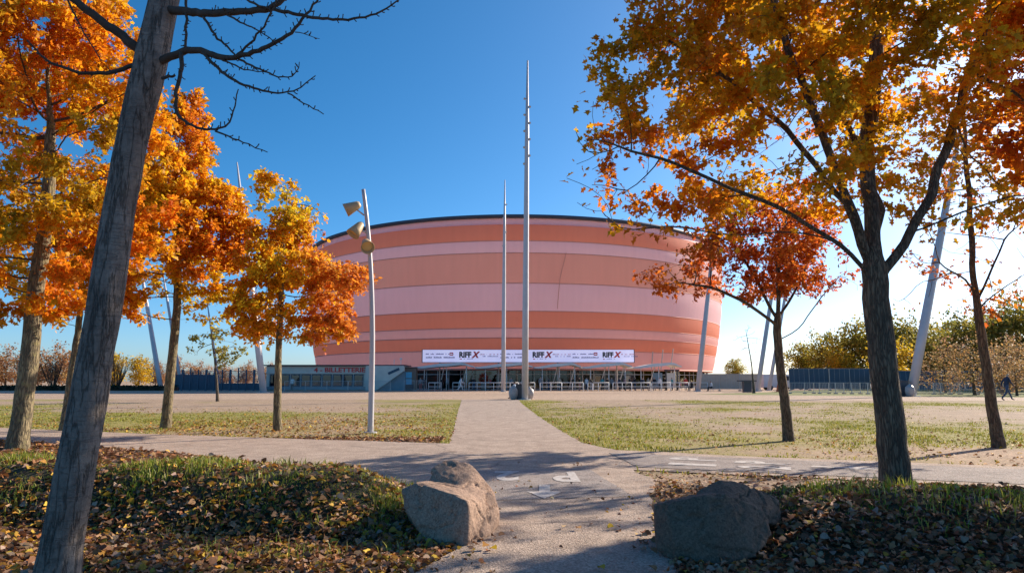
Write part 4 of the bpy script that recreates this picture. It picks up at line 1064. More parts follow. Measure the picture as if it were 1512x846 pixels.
# ------------------------------------------------------------------ end of vegetation
# ------------------------------------------------------------------ arena
AX, AC, AA, AB_ = 0.6, 143.0, 41.4, 44.0
ZK = [0.0, 2.9, 4.5, 7.0, 9.5, 14.0, 19.0, 22.5, 26.0]
KK = [0.945, 0.947, 0.957, 0.970, 0.982, 0.996, 1.004, 1.007, 1.004]
def kf(z): return float(np.interp(z, ZK, KK))
def ering(k, th): return (AX + AA * k * math.sin(th), AC - AB_ * k * math.cos(th))      # th = 0 faces the camera
def zat(py, k=1.0): return at(756, py, AC - AB_ * k)[2]
def strip(name, mat, prof, parent, n=260, smooth=True):
    """closed ring from a profile of (scale, z)"""
    V = []; Fq = []
    for k, z in prof:
        for i in range(n):
            x, y = ering(k, 2 * math.pi * i / n); V.append((x, y, z))
    for j in range(len(prof) - 1):
        for i in range(n):
            Fq.append((j * n + i, j * n + (i + 1) % n, (j + 1) * n + (i + 1) % n, (j + 1) * n + i))
    m = MB(); m.add(V, Fq); return m.build(name, mat, parent, smooth)
def ringtube(name, k, z, r, mat, parent, n=180):
    P = [(*ering(k, 2 * math.pi * i / n), z) for i in range(n + 1)]
    m = MB(); m.tube(P, r, 6, False); return m.build(name, mat, parent, True)
arena = empty('arena', (0, 0, 0))
setp(arena, 'big round concert arena wrapped in orange and pink fabric stripes', 'arena')
edges = [546, 517, 498, 484, 459, 418.5, 374.5, 357, 333]
mats = [M_mem_p, M_mem_d, M_mem_p, M_mem_d, M_mem_l, M_mem_m, M_mem_l, M_mem_d]
labs = ['pale pink lowest fabric band', 'orange fabric band', 'narrow pale fabric band', 'dark orange fabric band', 'wide lilac pink fabric band', 'wide salmon fabric band', 'narrow pale upper fabric band', 'top orange fabric band']
zs = [zat(e, kf(12)) for e in edges]; zs[0] = 2.95
for i, mt in enumerate(mats):
    z0, z1 = zs[i], zs[i + 1]; off = 0.0
    prof = []
    for t in np.linspace(0, 1, 9):
        z = z0 + (z1 - z0) * t
        prof.append((kf(z) + off + 0.0016 * math.sin(math.pi * t), z))
    o = strip('fabric_band', mt, prof, arena); o['label'] = labs[i]
    if i: ringtube('band_seam', kf(z0) - 0.0006, z0, 0.07, M_seam, arena)
zt = zs[-1]
strip('roof_rim', M_mem_l, [(kf(zt) + 0.0004, zt - 0.03), (kf(zt) - 0.003, zt + 0.02), (kf(zt) - 0.006, zt + 0.55), (kf(zt) - 0.010, zt + 1.05)], arena)
strip('rim_cap', M_roof, [(kf(zt) - 0.010, zt + 1.05), (kf(zt) + 0.003, zt + 1.08), (kf(zt) + 0.003, zt + 1.5), (kf(zt) - 0.02, zt + 1.55)], arena)
strip('roof', M_mem_fill, [(kf(zt) - 0.0085, zt + 0.9), (kf(zt) - 0.012, zt + 1.3), (0.9, zt + 1.6), (0.5, zt + 2.2), (0.01, zt + 2.5)], arena)  # out of view, lets sun in to light the bands from inside
ringtube('hem', kf(2.95) - 0.001, 2.95, 0.16, M_seam, arena)
strip('soffit', M_dark, [(kf(2.95) - 0.002, 2.94), (0.90, 3.05), (0.83, 3.07)], arena)
strip('lobby_wall', M_int, [(0.84, 0.0), (0.84, 3.06)], arena)
# a loose fabric joint on the upper front and thin rods modelling shadow lines at the lower right
def on_shell(px, py, dk=0.004):
    """point on the fabric in the direction of a photo pixel"""
    best = None
    for Y in np.linspace(97, 140, 900):
        p = at(px, py, Y); k = math.hypot((p[0] - AX) / AA, (p[1] - AC) / AB_)
        if k <= kf(p[2]) + dk: return p
    return p
m = MB(); m.tube([on_shell(x, y) for x, y in ((836, 373), (832, 390), (827, 410), (825, 430), (823, 456))], 0.05, 5); m.build('fabric_joint', M_seam, arena)
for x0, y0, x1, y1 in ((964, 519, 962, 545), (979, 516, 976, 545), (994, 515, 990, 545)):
    m = MB(); m.tube([on_shell(x0, y0, 0.010), on_shell((x0 + x1) / 2, (y0 + y1) / 2, 0.010), on_shell(x1, y1, 0.012)], 0.09, 5); m.build('shadow_rod', M_galv, arena)
# glazed lobby: one pane and one mullion, repeated
KG = 0.925
chord = 1.85
thetas = []; th = -1.25
while th < 1.30:
    thetas.append(th); dx = AA * KG * math.cos(th); dy = AB_ * KG * math.sin(th); th += chord / math.hypot(dx, dy)
pane_me = None
for i, th in enumerate(thetas[:-1]):
    a = ering(KG, th); c = ering(KG, thetas[i + 1]); ang = math.atan2(c[1] - a[1], c[0] - a[0])
    mid = ((a[0] + c[0]) / 2, (a[1] + c[1]) / 2, 1.53)
    if pane_me is None:
        p = MB().box((0, 0, 0), (chord - 0.1, 0.03, 2.86)).build('pane', M_glass, arena); pane_me = p.data
        q = MB().box((0, 0, 0), (0.09, 0.16, 3.0)).build('mullion', M_galv, arena); mull_me = q.data
        r = MB().box((0, 0, 0), (chord - 0.1, 0.09, 0.09)).build('transom', M_galv, arena); tran_me = r.data
    else:
        p = link('pane', pane_me, arena); q = link('mullion', mull_me, arena); r = link('transom', tran_me, arena)
    p.location = mid; p.rotation_euler = (0, 0, ang)
    q.location = (a[0], a[1], 1.52); q.rotation_euler = (0, 0, ang)
    r.location = (mid[0], mid[1] - 0.02, 2.25); r.rotation_euler = (0, 0, ang)
strip('sill', M_concrete, [(KG + 0.006, 0.0), (KG + 0.006, 0.12), (KG - 0.004, 0.12)], arena)
# lobby furniture seen dimly through the glass: ticket desks and round columns
for i, th in enumerate(np.linspace(-0.55, 0.6, 10)):
    x, y = ering(0.875, th); MB().tube([(x, y, 0), (x, y, 3.05)], 0.3, 12).build('column', M_concrete, arena, True)

# entrance canopies
def canopy(px0, px1, Y, lab, tip=True):
    x0 = (px0 - 756) / FPX * Y * 0.985; x1 = (px1 - 756) / FPX * Y * 0.985; w = x1 - x0
    root = empty('entrance_canopy', ((x0 + x1) / 2, Y, 0))
    prof = []
    for t in np.linspace(0, 1, 15):
        z = 3.15 + 0.50 * sstep(0.0, 0.55, t) + (0.10 if tip else 0) * math.sin(max(0, t - 0.6) * 7) - 0.42 * sstep(0.80, 1.0, t)
        th_ = 0.16 + 0.26 * math.sin(math.pi * t)
        prof.append((-w / 2 + w * t, float(z), th_))
    V = []; Fq = []; n = len(prof)
    for y in (-2.6, 2.6):
        for x, z, t_ in prof: V.append((x, y, z))
        for x, z, t_ in prof: V.append((x, y, z - t_))
    for i in range(n - 1):
        Fq += [(i, i + 1, n + i + 1, n + i)[::-1], (2 * n + i, 2 * n + i + 1, 3 * n + i + 1, 3 * n + i), (i, 2 * n + i, 2 * n + i + 1, i + 1)[::-1], (n + i, n + i + 1, 3 * n + i + 1, 3 * n + i)[::-1]]
    Fq += [(0, n, 3 * n, 2 * n), (n - 1, 3 * n - 1, 4 * n - 1, 2 * n - 1)[::-1]]
    MB().add(V, Fq).build('roof', M_cano, root)
    for fx in (-0.32, 0.05, 0.38):
        MB().tube([(w * fx, -1.6, 0), (w * fx, -1.6, 3.2)], 0.06, 8).build('post', M_white, root, True)
    for fx in (-0.1, 0.28):
        MB().tube([(w * fx, 1.2, 0), (w * fx + 0.75, -0.4, 3.25)], 0.06, 8).build('brace', M_white, root, True)
    return setp(root, lab, 'canopy', 'wing shaped canopies along the arena entrance')
M_cano = plain('canopy_metal', (0.70, 0.69, 0.68), 0.5, 0.0, 0.06, 1)
canopy(612, 700, 95.5, 'wing shaped metal canopy at the left end of the entrance')
canopy(702, 786, 95.8, 'wing shaped metal canopy behind the two tall masts')
canopy(788, 856, 95.8, 'wing shaped metal canopy just right of the near tall mast')
canopy(858, 930, 95.5, 'wing shaped metal canopy below the right part of the banner')
canopy(932, 1002, 95.5, 'wing shaped metal canopy at the right end of the entrance')

# LED banner
def banner():
    Yb = 97.2; l = at(624, 525, Yb)[0]; r = at(936, 525, Yb)[0]; z0 = at(756, 534.5, Yb)[2]; z1 = at(756, 516.3, Yb)[2]
    cx, w, cz, h = (l + r) / 2, r - l, (z0 + z1) / 2, z1 - z0
    root = empty('banner', (cx, Yb, cz))
    MB().box((0, 0.35, 0), (w + 0.25, 0.5, h + 0.12)).build('casing', M_dark, root)
    MB().box((0, 0.06, 0), (w, 0.06, h)).build('screen', M_banner, root)
    for fx in (-0.42, -0.14, 0.14, 0.42):
        MB().tube([(w * fx, 0.45, -h / 2), (w * fx, 0.45, -cz)], 0.1, 8).build('post', M_galv, root)
    def put(body, px, py, hh, mat, off, shear=0.0, wide=1.0, name='lettering'):
        me = text_mesh(name, body, 1.0, mat, off, 0.01, shear)
        co = np.empty(len(me.vertices) * 3); me.vertices.foreach_get('co', co); co = co.reshape(-1, 3)
        c = (co.max(0) + co.min(0)) / 2; s = hh / (co[:, 1].max() - co[:, 1].min()); co = (co - c) * s; co[:, 0] *= wide
        me.vertices.foreach_set('co', co.ravel()); me.update()
        p = at(px, py, Yb)
        o = link(name, me, root, (p[0] - cx, 0.015, p[2] - cz)); o.rotation_euler = (math.pi / 2, 0, 0); return o
    rng = random.Random(5)
    def scrib(pxa, pxb, py, hh, mat, gap=0.25):
        # rows of tiny print, too small to read in the photograph
        p = at(pxa, py, Yb); q = at(pxb, py, Yb); x = p[0]; m_ = MB()
        while x < q[0]:
            wl = rng.uniform(0.07, 0.14); h_ = hh * rng.uniform(0.55, 1.1)
            m_.box((x - cx + wl / 2, 0.024, p[2] - cz + (h_ - hh) / 2), (wl * 0.7, 0.006, h_)); x += wl
            if rng.random() < 0.12: x += gap
        m_.build('small_print', mat, root)
    for k, (px, sc) in enumerate(((690.5, 1.0), (798.5, 0.97), (901, 0.90))):
        put('RIFF', px - 3.5 * sc, 523.6, 0.84 * sc, M_black, 0.05, 0, 0.9)
        put('X', px + 12.0 * sc, 523.6, 0.92 * sc, M_red, 0.06, 0.28, 0.95)
        scrib(px - 62 * sc, px - 22 * sc, 522.5, 0.18, M_navy); scrib(px - 62 * sc, px - 20 * sc, 527.5, 0.22, M_navy)
        scrib(px + 18 * sc, px + 45 * sc, 523, 0.17, M_pinkl); scrib(px + 22 * sc, px + 45 * sc, 526, 0.14, M_navy)
        scrib(px - 12 * sc, px - 9 * sc, 529.8, 0.2, M_red); scrib(px - 6 * sc, px + 8 * sc, 529.6, 0.10, M_navy)
        p = at(px - 24 * sc, 522.5, Yb); MB().box((p[0] - cx, 0.02, p[2] - cz), (0.52, 0.012, 0.42)).build('logo', M_red, root)
        MB().box((p[0] - cx, 0.010, p[2] - cz), (0.34, 0.012, 0.10)).build('logo_bar', M_banner, root)
    return setp(root, 'long white advertising banner reading RIFFX above the arena entrance', 'banner')
banner()

# ------------------------------------------------------------------ masts
def mast(bx, by, Yb, tx, ty, Yt, r0, r1, lab, fittings=0, name='light_mast'):
    b_ = np.array(at(bx, by, Yb)); b_[2] = 0; t = np.array(at(tx, ty, Yt))
    root = empty(name, tuple(b_)); d = t - b_
    MB().tube([d * f for f in (-0.002, 0.25, 0.5, 0.75, 1.0)], [r0, r0 * 0.97, r0 * .85, r0 * 0.62 + r1 * 0.3, r1], 12).build('pole', M_mast, root, True)
    MB().tube([(0, 0, 0), (0, 0, 0.05)], r0 * 1.9, 14).build('base_plate', M_galv, root)
    rng = random.Random(int(bx))
    for i in range(fittings):
        p = d * (0.68 + 0.20 * i / max(1, fittings - 1)); s = 1 if i % 2 else -1
        m_ = MB(); m_.box((p[0] + s * (r0 * 0.6 + 0.06), p[1], p[2]), (0.11, 0.16, 0.16), 0, 0.4); m_.tube([p, (p[0] + s * (r0 * .8 + 0.1), p[1], p[2])], 0.04, 6)
        m_.build('floodlight', M_galv, root)
    return setp(root, lab, 'mast', 'grey light masts around the arena')
mast(775, 590, 47.7, 779, 90, 47.9, 0.225, 0.06, 'tallest grey mast standing at the far end of the path', 9)
mast(743, 577.5, 82, 745.5, 266, 82, 0.26, 0.05, 'slimmer tall mast just left of the tallest one', 4)
mast(1030, 575, 84, 1064, 262, 88, 0.30, 0.08, 'grey mast leaning in front of the right flank of the arena')
mast(1345, 584, 58, 1424, 160, 62, 0.38, 0.10, 'thick grey mast leaning right behind the large oak trunk')
mast(1118, 574, 84, 1160, 300, 90, 0.28, 0.08, 'leaning mast behind the bare sapling, left one of two')
mast(1135, 574, 92, 1178, 330, 98, 0.24, 0.08, 'leaning mast behind the bare sapling, right one of two')
mast(389, 580, 74, 350, 240, 78, 0.36, 0.07, 'pale mast leaning left behind the young oak by the street lamp', 4)
mast(238, 577, 92, 205, 380, 97, 0.32, 0.09, 'blue grey mast leaning left behind the golden oak trunk')
mast(268, 577, 105, 240, 400, 110, 0.26, 0.08, 'thin mast leaning left over the blue cage fence')
mast(324, 577, 120, 305, 440, 125, 0.22, 0.07, 'thin far mast behind the blue cage fence')

# ------------------------------------------------------------------ street lamp
def lamp():
    pts = [at(547, 634, 17.5)] + [at(*q) for q in ((548.5, 580, 17.5), (550, 500, 17.5), (549, 430, 17.5), (546, 370, 17.5), (541.5, 320, 17.5), (536.5, 280, 17.5))]
    b_ = np.array([pts[0][0], 17.5, 0.0]); root = empty('street_lamp', tuple(b_))
    P = resample([b_ - [0, 0, .02]] + pts[1:], 0.2)
    for _ in range(4): P[1:-1] = 0.5 * P[1:-1] + 0.25 * (P[2:] + P[:-2])
    MB().tube(P - b_, np.linspace(0.078, 0.050, len(P)), 14).build('pole', M_mast, root, True)
    MB().tube([(0, 0, 0), (0, 0, 0.03)], 0.17, 14).build('base_plate', M_galv, root)
    for (px, py), (ax, ay, az), (jx, jy) in (((521, 306), (-0.80, -0.10, -0.40), (537.5, 318)), ((527.5, 338), (-0.45, -0.35, -0.75), (543, 345)), ((541.5, 361), (0.30, -0.75, -0.55), (545, 366))):
        c = np.array(at(px, py, 17.35)) - b_; d = Vector((ax, ay, az)).normalized()
        M = Matrix.Translation(c) @ d.to_track_quat('Z', 'Y').to_matrix().to_4x4()
        o = MB().lathe([(0.0, -0.21), (0.06, -0.21), (0.10, -0.15), (0.145, 0.05), (0.18, 0.21), (0.165, 0.21), (0.13, 0.05), (0.05, -0.1)], 20, M).build('lamp_shade', M_lamp, root, True)
        MB().lathe([(0.0, 0.12), (0.135, 0.12), (0.135, 0.10), (0.0, 0.10)], 16, M).build('lens', M_lampin, o)
        j = np.array(at(jx, jy, 17.5)) - b_
        MB().tube([j, c + np.array(d) * -0.02], 0.022, 8).build('arm', M_mast, root, True)
    return setp(root, 'curved street lamp with three beige cone shades on the left turf', 'street lamp')
lamp()

# ------------------------------------------------------------------ ticket office
def ticket_office():
    Y = 92.0
    xl = at(392, 560, Y)[0]; xm = at(541, 560, Y)[0]; xr = at(597, 560, Y)[0]; zt = 3.25
    root = empty('ticket_office', ((xl + xr) / 2, Y, 0)); cx = (xl + xr) / 2
    L = lambda x: x - cx
    MB().box((L((xl + xm) / 2), 2.4, zt / 2), (xm - xl, 4.2, zt)).build('wall', M_offw, root)
    MB().box((L((xl + xr) / 2), 2.2, zt + 0.08), (xr - xl + 0.4, 5.2, 0.16)).build('roof', M_dark, root)
    MB().box((L((xl + xm) / 2), 0.22, 2.72), (xm - xl, 0.18, 0.95)).build('fascia', M_offw, root)
    # windows
    n = 9; w = (xm - xl - 0.8) / n
    for i in range(n):
        x = xl + 0.4 + w * (i + 0.5)
        f = MB().box((L(x), 0.27, 1.35), (w - 0.12, 0.06, 1.65)).build('window', M_bluedark, root)
        MB().box((L(x), 0.225, 1.35), (w - 0.36, 0.02, 1.4)).build('pane', M_glass, f)
    MB().box((L((xl + xm) / 2), 0.12, 0.30), (xm - xl, 0.24, 0.40)).build('plinth', M_bluegrey, root)
    # white sunlit wall part, the shadow line modelled as a rising underside
    zb = zt + 0.02
    V = [(xm, 0), (xr, 0)]
    pr = [(L(xm), 0.0), (L(xm) + 1.4, 0.0), (L(xr), 2.6), (L(xr), zb), (L(xm), zb)]
    m_ = MB(); nn = len(pr)
    m_.add([(x, -0.5, z) for x, z in pr] + [(x, 4.4, z) for x, z in pr], [tuple(range(nn)), tuple(range(2 * nn - 1, nn - 1, -1))] + [(i, nn + i, nn + (i + 1) % nn, (i + 1) % nn) for i in range(nn)])
    m_.build('sunlit_block', M_offw, root)
    MB().box((L((xm + 1.4 + xr) / 2) + 0.2, 2.0, 1.25), (xr - xm - 1.6, 3.8, 2.5)).build('shaded_wall', M_bluegrey, root)  # shaded part of the wall, its shade put into the blue-grey colour
    MB().box((L(xr) - 1.35, -0.51, 2.55), (1.6, 0.06, 0.34), 0, 0, -0.42).build('slot_window', M_bluedark, root)
    me = text_mesh('lettering', '4 - BILLETTERIE', 1.0, M_red, 0.03, 0.02)
    co = np.empty(len(me.vertices) * 3); me.vertices.foreach_get('co', co); co = co.reshape(-1, 3); c = (co.max(0) + co.min(0)) / 2; co -= c
    p0, p1 = at(463, 551, Y)[0], at(539, 551, Y)[0]
    co[:, 0] *= (p1 - p0) / (co[:, 0].max() - co[:, 0].min()); co[:, 1] *= 0.62 / (co[:, 1].max() - co[:, 1].min())
    me.vertices.foreach_set('co', co.ravel()); me.update()
    o = link('lettering', me, root, (L((p0 + p1) / 2), 0.10, 2.74)); o.rotation_euler = (math.pi / 2, 0, 0)
    for x in (at(580, 540, Y)[0], at(590, 540, Y)[0]):
        m_ = MB(); m_.tube([(L(x), 1.0, zt), (L(x), 1.0, zt + 0.9)], 0.04, 6)
        if x > at(585, 540, Y)[0]: m_.box((L(x), 0.95, zt + 0.98), (0.28, 0.22, 0.2))
        m_.build('roof_pole', M_white, root)
    return setp(root, 'low white ticket office with red BILLETTERIE lettering left of the entrance', 'ticket office')
ticket_office()
def kiosk():
    Y = 92.5; x0, x1 = at(598, 560, Y)[0], at(614, 560, Y)[0]; cx = (x0 + x1) / 2; w = x1 - x0
    root = empty('kiosk', (cx, Y, 0))
    MB().box((0, 0.8, 1.5), (w, 1.6, 3.0)).build('cabin', M_brown, root)
    MB().box((0, 0.75, 3.05), (w + 0.3, 1.9, 0.12)).build('roof', M_dark, root)
    for z in (2.05, 1.15): MB().box((-0.22, -0.03, z), (0.8, 0.05, 0.78)).build('poster', M_poster, root)
    MB().box((-0.05, -0.15, 0.42), (1.0, 0.3, 0.75)).build('counter', M_dark, root)
    return setp(root, 'brown kiosk with blue posters beside the ticket office', 'kiosk')
kiosk()

# ------------------------------------------------------------------ barriers and fences
def barrier_proto(L=2.4, h=1.05):
    root = empty('crowd_barrier', (0, 0, 0))
    MB().tube([(-L / 2, 0, h), (L / 2, 0, h)], 0.045, 8).build('top_rail', M_white, root, True)
    MB().tube([(-L / 2, 0, h * 0.52), (L / 2, 0, h * 0.52)], 0.035, 8).build('mid_rail', M_white, root, True)
    for f in (-0.5, 0.0, 0.5):
        MB().tube([(L * f, 0, 0), (L * f, 0, h)], 0.04, 8).build('post', M_white, root, True)
        MB().box((L * f, 0, 0.02), (0.08, 0.5, 0.04)).build('foot', M_white, root)
    return root
pb = barrier_proto(); k = 0
ORD2 = ORD + ['thirteenth', 'fourteenth', 'fifteenth', 'sixteenth', 'seventeenth', 'eighteenth', 'nineteenth', 'twentieth']
BARS = []
x = at(633, 577, 88)[0]
for seg in ((633, 652), (668, 686), (692, 790), (797, 862), (868, 900), (905, 1046)):
    xa, xb = at(seg[0], 577, 88)[0], at(seg[1], 577, 88)[0]; n = max(1, round((xb - xa) / 2.4))
    for i in range(n): BARS.append((xa + (xb - xa) * (i + 0.5) / n, 88 + 0.35 * math.sin(i * 2.1 + seg[0]), (xb - xa) / n / 2.45))
for i, (x, y, s) in enumerate(BARS):
    o = pb if i == 0 else copy_tree(pb)
    o.location = (x, y, 0.006); o.scale = (s, 1, 1); o.rotation_euler = (0, 0, 0.05 * math.sin(i * 3.3))
    setp(o, 'white tubular crowd barrier before the glass entrance, %s from the left' % ORD2[i], 'barrier', 'white barriers before the entrance')
def mesh_fence_panel(name, L, h, bars, mat, barmat, rb=0.012, solid=None):
    root = empty(name, (0, 0, 0))
    m_ = MB()
    for f in (-0.5, 0.5): m_.tube([(L * f, 0, 0), (L * f, 0, h)], 0.035, 6)
    for z in (0.15, h): m_.tube([(-L / 2, 0, z), (L / 2, 0, z)], 0.025, 6)
    m_.build('frame', mat, root)
    m_ = MB()
    for i in range(1, bars): m_.tube([(-L / 2 + L * i / bars, 0, 0.15), (-L / 2 + L * i / bars, 0, h)], rb, 4)
    o = m_.build('bars', barmat, root); o['kind'] = 'stuff'
    if solid: MB().box((0, 0.04, h / 2 + 0.1), (L - 0.06, 0.02, h - 0.25)).build('screen_cloth', solid, root)
    for f in (-0.5, 0.5): MB().box((L * f, 0, 0.05), (0.22, 0.6, 0.1)).build('foot', M_concrete, root)
    return root
pf = mesh_fence_panel('site_fence', 2.7, 1.25, 20, M_galv, M_galv)
XS = np.arange(at(436, 577, 89.5)[0], at(590, 577, 89.5)[0], 2.75)
for i, x in enumerate(XS):
    o = pf if i == 0 else copy_tree(pf); o.location = (x, 89.3 - 0.12 * (i % 2), 0.006); o.rotation_euler = (0, 0, 0.06 * math.sin(i * 2.0))
    setp(o, 'grey barred fence panel in front of the ticket office, %s from the left' % ORD[i], 'fence', 'fence panels before the ticket office')
for px, Y, sd in ((604, 88.6, 'left'), (622, 88.4, 'right')):
    o = copy_tree(pf); o.location = (at(px, 577, Y)[0], Y, 0.006); o.scale = (0.5, 1, 1.05); setp(o, 'short barred fence panel in front of the brown kiosk, %s one of two' % sd, 'fence', 'short fence panels by the kiosk')
# dark blue cage fence on the left
def cage():
    Y = 90.0; xa, xb = at(268, 577, Y)[0], at(386, 577, Y)[0]; n = 10; w = (xb - xa) / n
    root = empty('cage_fence', ((xa + xb) / 2, Y, 0)); cx = (xa + xb) / 2
    for i in range(n + 1):
        h = 2.75 + 0.22 * (i % 3 == 1)
        MB().box((xa + w * i - cx, 0, h / 2), (0.14 if i % 3 else 0.26, 0.14, h)).build('post', M_bluedark, root)
    for i in range(n):
        x = xa + w * (i + 0.5) - cx; m_ = MB()
        for j in range(7): m_.box((x - w / 2 + w * (j + 0.5) / 7, 0.02, 1.35), (0.045, 0.03, 2.4))
        m_.box((x, 0.02, 2.55), (w - 0.15, 0.05, 0.06)); m_.box((x, 0.02, 0.95), (w - 0.15, 0.05, 0.06))
        o = m_.build('bars', M_bluedark, root); o['kind'] = 'stuff'
        MB().box((x, 0.05, 0.50), (w - 0.16, 0.03, 0.85)).build('kick_panel', M_bluedark, root)
    return setp(root, 'dark blue barred cage fence at the left of the square', 'fence')
cage()
def cage_back():
    Y = 97.0; xa, xb = at(258, 577, Y)[0], at(320, 577, Y)[0]; n = 5; w = (xb - xa) / n
    root = empty('cage_fence', ((xa + xb) / 2, Y, 0)); cx = (xa + xb) / 2
    for i in range(n + 1): MB().box((xa + w * i - cx, 0, 1.25), (0.14, 0.14, 2.5)).build('post', M_bluedark, root)
    for i in range(n): MB().box((xa + w * (i + 0.5) - cx, 0, 1.1), (w - 0.15, 0.04, 2.1)).build('panel', M_bluedark, root)
    return setp(root, 'solid blue panel fence behind the barred cage fence', 'fence')
cage_back()
# pale mesh fence right of the arena
M_pale = plain('sand_mesh_cloth', (0.52, 0.42, 0.34), 0.8, 0, 0.1, 2)
pp = mesh_fence_panel('mesh_fence', 2.6, 2.15, 8, M_galv, M_galv, 0.012, M_pale)
XS = np.arange(at(1048, 574, 88)[0], at(1122, 574, 88)[0], 2.62)
for i, x in enumerate(XS):
    o = pp if i == 0 else copy_tree(pp); o.location = (x, 88.2 + 0.1 * (i % 2), 0.006)
    setp(o, 'sand coloured cloth covered fence panel right of the arena, %s from the left' % ORD[i], 'fence', 'cloth covered fence panels')
# dark screen fence
M_screen = plain('navy_screen_cloth', (0.06, 0.095, 0.14), 0.7, 0, 0.12, 1)
ps = mesh_fence_panel('screen_fence', 3.0, 2.9, 4, M_galv, M_galv, 0.012, M_screen)
i = 0
for Y, a, b_, hs in ((92.0, 1166, 1286, 1.0), (90.0, 1288, 1530, 0.88)):
    xa, xb = at(a, 574, Y)[0], at(b_, 574, Y)[0]; n = round((xb - xa) / 3.0)
    for j in range(n):
        o = ps if i == 0 else copy_tree(ps); i += 1
        o.location = (xa + (xb - xa) * (j + .5) / n, Y + 0.1 * (j % 2), 0.006); o.scale = ((xb - xa) / n / 3.02, 1, hs)
        setp(o, ('tall navy cloth screen fence panel right of the square, %s from the left' if hs == 1.0 else 'slightly lower navy screen panel behind the far right lawn, %s from the left') % ORD[j], 'fence', 'navy screen fence')
# grey crowd barriers on the lawn edge
pg = mesh_fence_panel('steel_barrier', 2.3, 1.1, 16, M_galv, M_galv, 0.010)
for i, px in enumerate((1184, 1206, 1228, 1252, 1276, 1300, 1370, 1398, 1422, 1462)):
    Y = 70 - i * 0.6
    o = pg if i == 0 else copy_tree(pg); o.location = (at(px, 577, Y)[0], Y, 0.006); o.rotation_euler = (0, 0, -0.15)
    setp(o, 'galvanised steel crowd barrier on the right lawn edge, %s from the left' % ORD[i], 'barrier', 'steel barriers on the right lawn')

# ------------------------------------------------------------------ bins, bags, small stuff
def bin_obj(x, y, h, w, lab, name='litter_bin', lid=True, mat=None):
    root = empty(name, (x, y, 0.006)); mat = mat or M_bin
    m_ = MB(); a, b_ = w * 0.42, w * 0.5
    m_.add([(-a, -a, 0), (a, -a, 0), (a, a, 0), (-a, a, 0), (-b_, -b_, h), (b_, -b_, h), (b_, b_, h), (-b_, b_, h)], [(3, 2, 1, 0), (4, 5, 6, 7), (0, 1, 5, 4), (1, 2, 6, 5), (2, 3, 7, 6), (3, 0, 4, 7)])
    m_.build('body', mat, root, bevel=0.02)
    if lid: MB().box((0, 0, h + 0.035), (w * 1.12, w * 1.12, 0.06)).build('lid', mat, root, bevel=0.015)
    return setp(root, lab, 'bin')
p = at(768, 590, 48.3); bin_obj(p[0], 48.6, 1.0, 0.62, 'dark grey bin between rubbish bags at the foot of the tallest mast')
p = at(1333, 584, 58); bin_obj(p[0], 58, 1.25, 0.75, 'dark wheeled bin beside the thick leaning right mast', 'wheeled_bin')
def bag(px, Y, w, h, lab, seed):
    bm = bmesh.new(); bmesh.ops.create_icosphere(bm, subdivisions=4, radius=1.0)
    co = np.array([v.co[:] for v in bm.verts]); z = co[:, 2]
    k = np.where(z > 0.55, 1 - (z - 0.55) * 1.5, 1.0) * (1 + 0.28 * (fbm(co, 1.8, seed, 4) - 0.5) + 0.12 * (fbm(co, 6, seed + 2, 2) - .5))
    co[:, 0] *= w / 2 * k; co[:, 1] *= w / 2 * k; co[:, 2] = np.clip((z + 0.82) / 1.82, 0, 2) * h
    for v, c in zip(bm.verts, co): v.co = c
    me = bpy.data.meshes.new('rubbish_bag'); bm.to_mesh(me); bm.free(); me.materials.append(M_bag); me.polygons.foreach_set('use_smooth', [True] * len(me.polygons))
    setp(link('rubbish_bag', me, None, (at(px, 588, Y)[0], Y, 0.006)), lab, 'rubbish bag', 'rubbish bags and bins')
bag(758, 48.2, 0.62, 1.02, 'full grey rubbish bag leaning left of the bin by the tallest mast', 3)
bag(782, 48.4, 0.62, 0.9, 'white rubbish bag right of the tallest mast foot', 6)
bag(1344.5, 57.2, 0.75, 1.05, 'whitish rubbish sack between the wheeled bin and leaning mast', 9)
def table():
    p = at(1103, 574, 78); root = empty('high_table', (p[0], 78, 0.006))
    MB().box((0, 0, 1.28), (1.9, 1.0, 0.14)).build('table_top', M_bin, root); MB().box((0, 0, 0.6), (0.85, 0.7, 1.2)).build('pedestal', M_bin, root)
    setp(root, 'dark T shaped counter table beside the bare sapling', 'table')
table()
def van(px, Y, lab, col):
    root = empty('van', (at(px, 574, Y)[0], Y, 0.006))
    pr = [(-2.4, 0.35), (2.3, 0.35), (2.4, 1.0), (1.6, 1.25), (1.0, 2.15), (-2.3, 2.2), (-2.4, 1.9)]; n = len(pr); m_ = MB()
    m_.add([(x, -0.95, z) for x, z in pr] + [(x, 0.95, z) for x, z in pr], [tuple(range(n)), tuple(range(2 * n - 1, n - 1, -1))] + [(i, n + i, n + (i + 1) % n, (i + 1) % n) for i in range(n)])
    m_.build('body', col, root, bevel=0.06)
    MB().box((0.75, -0.96, 1.65), (0.9, 0.03, 0.6)).build('window', M_dark, root)
    for x in (-1.5, 1.5):
        for y in (-0.9, 0.9):
            MB().tube([(x, y - 0.1, 0.34), (x, y + 0.1, 0.34)], 0.34, 16).build('wheel', M_bin, root)
    setp(root, lab, 'van', 'vans behind the fences')
van(1150, 98, 'white van parked behind the two leaning masts', M_tent); van(1171, 99, 'pale van parked just left of the navy screen fence', M_tent)
def cone():
    p = at(1149, 575, 80); root = empty('traffic_cone', (p[0], 80, 0.006))
    M_or = plain('orange_plastic', (0.75, 0.16, 0.05), 0.5)
    MB().lathe([(0.0, 0.95), (0.05, 0.95), (0.24, 0.06)], 14).build('cone', M_or, root, True); MB().box((0, 0, 0.03), (0.62, 0.62, 0.06)).build('base', M_or, root)
    setp(root, 'orange traffic cone behind the young red oak trunk', 'traffic cone')
cone()
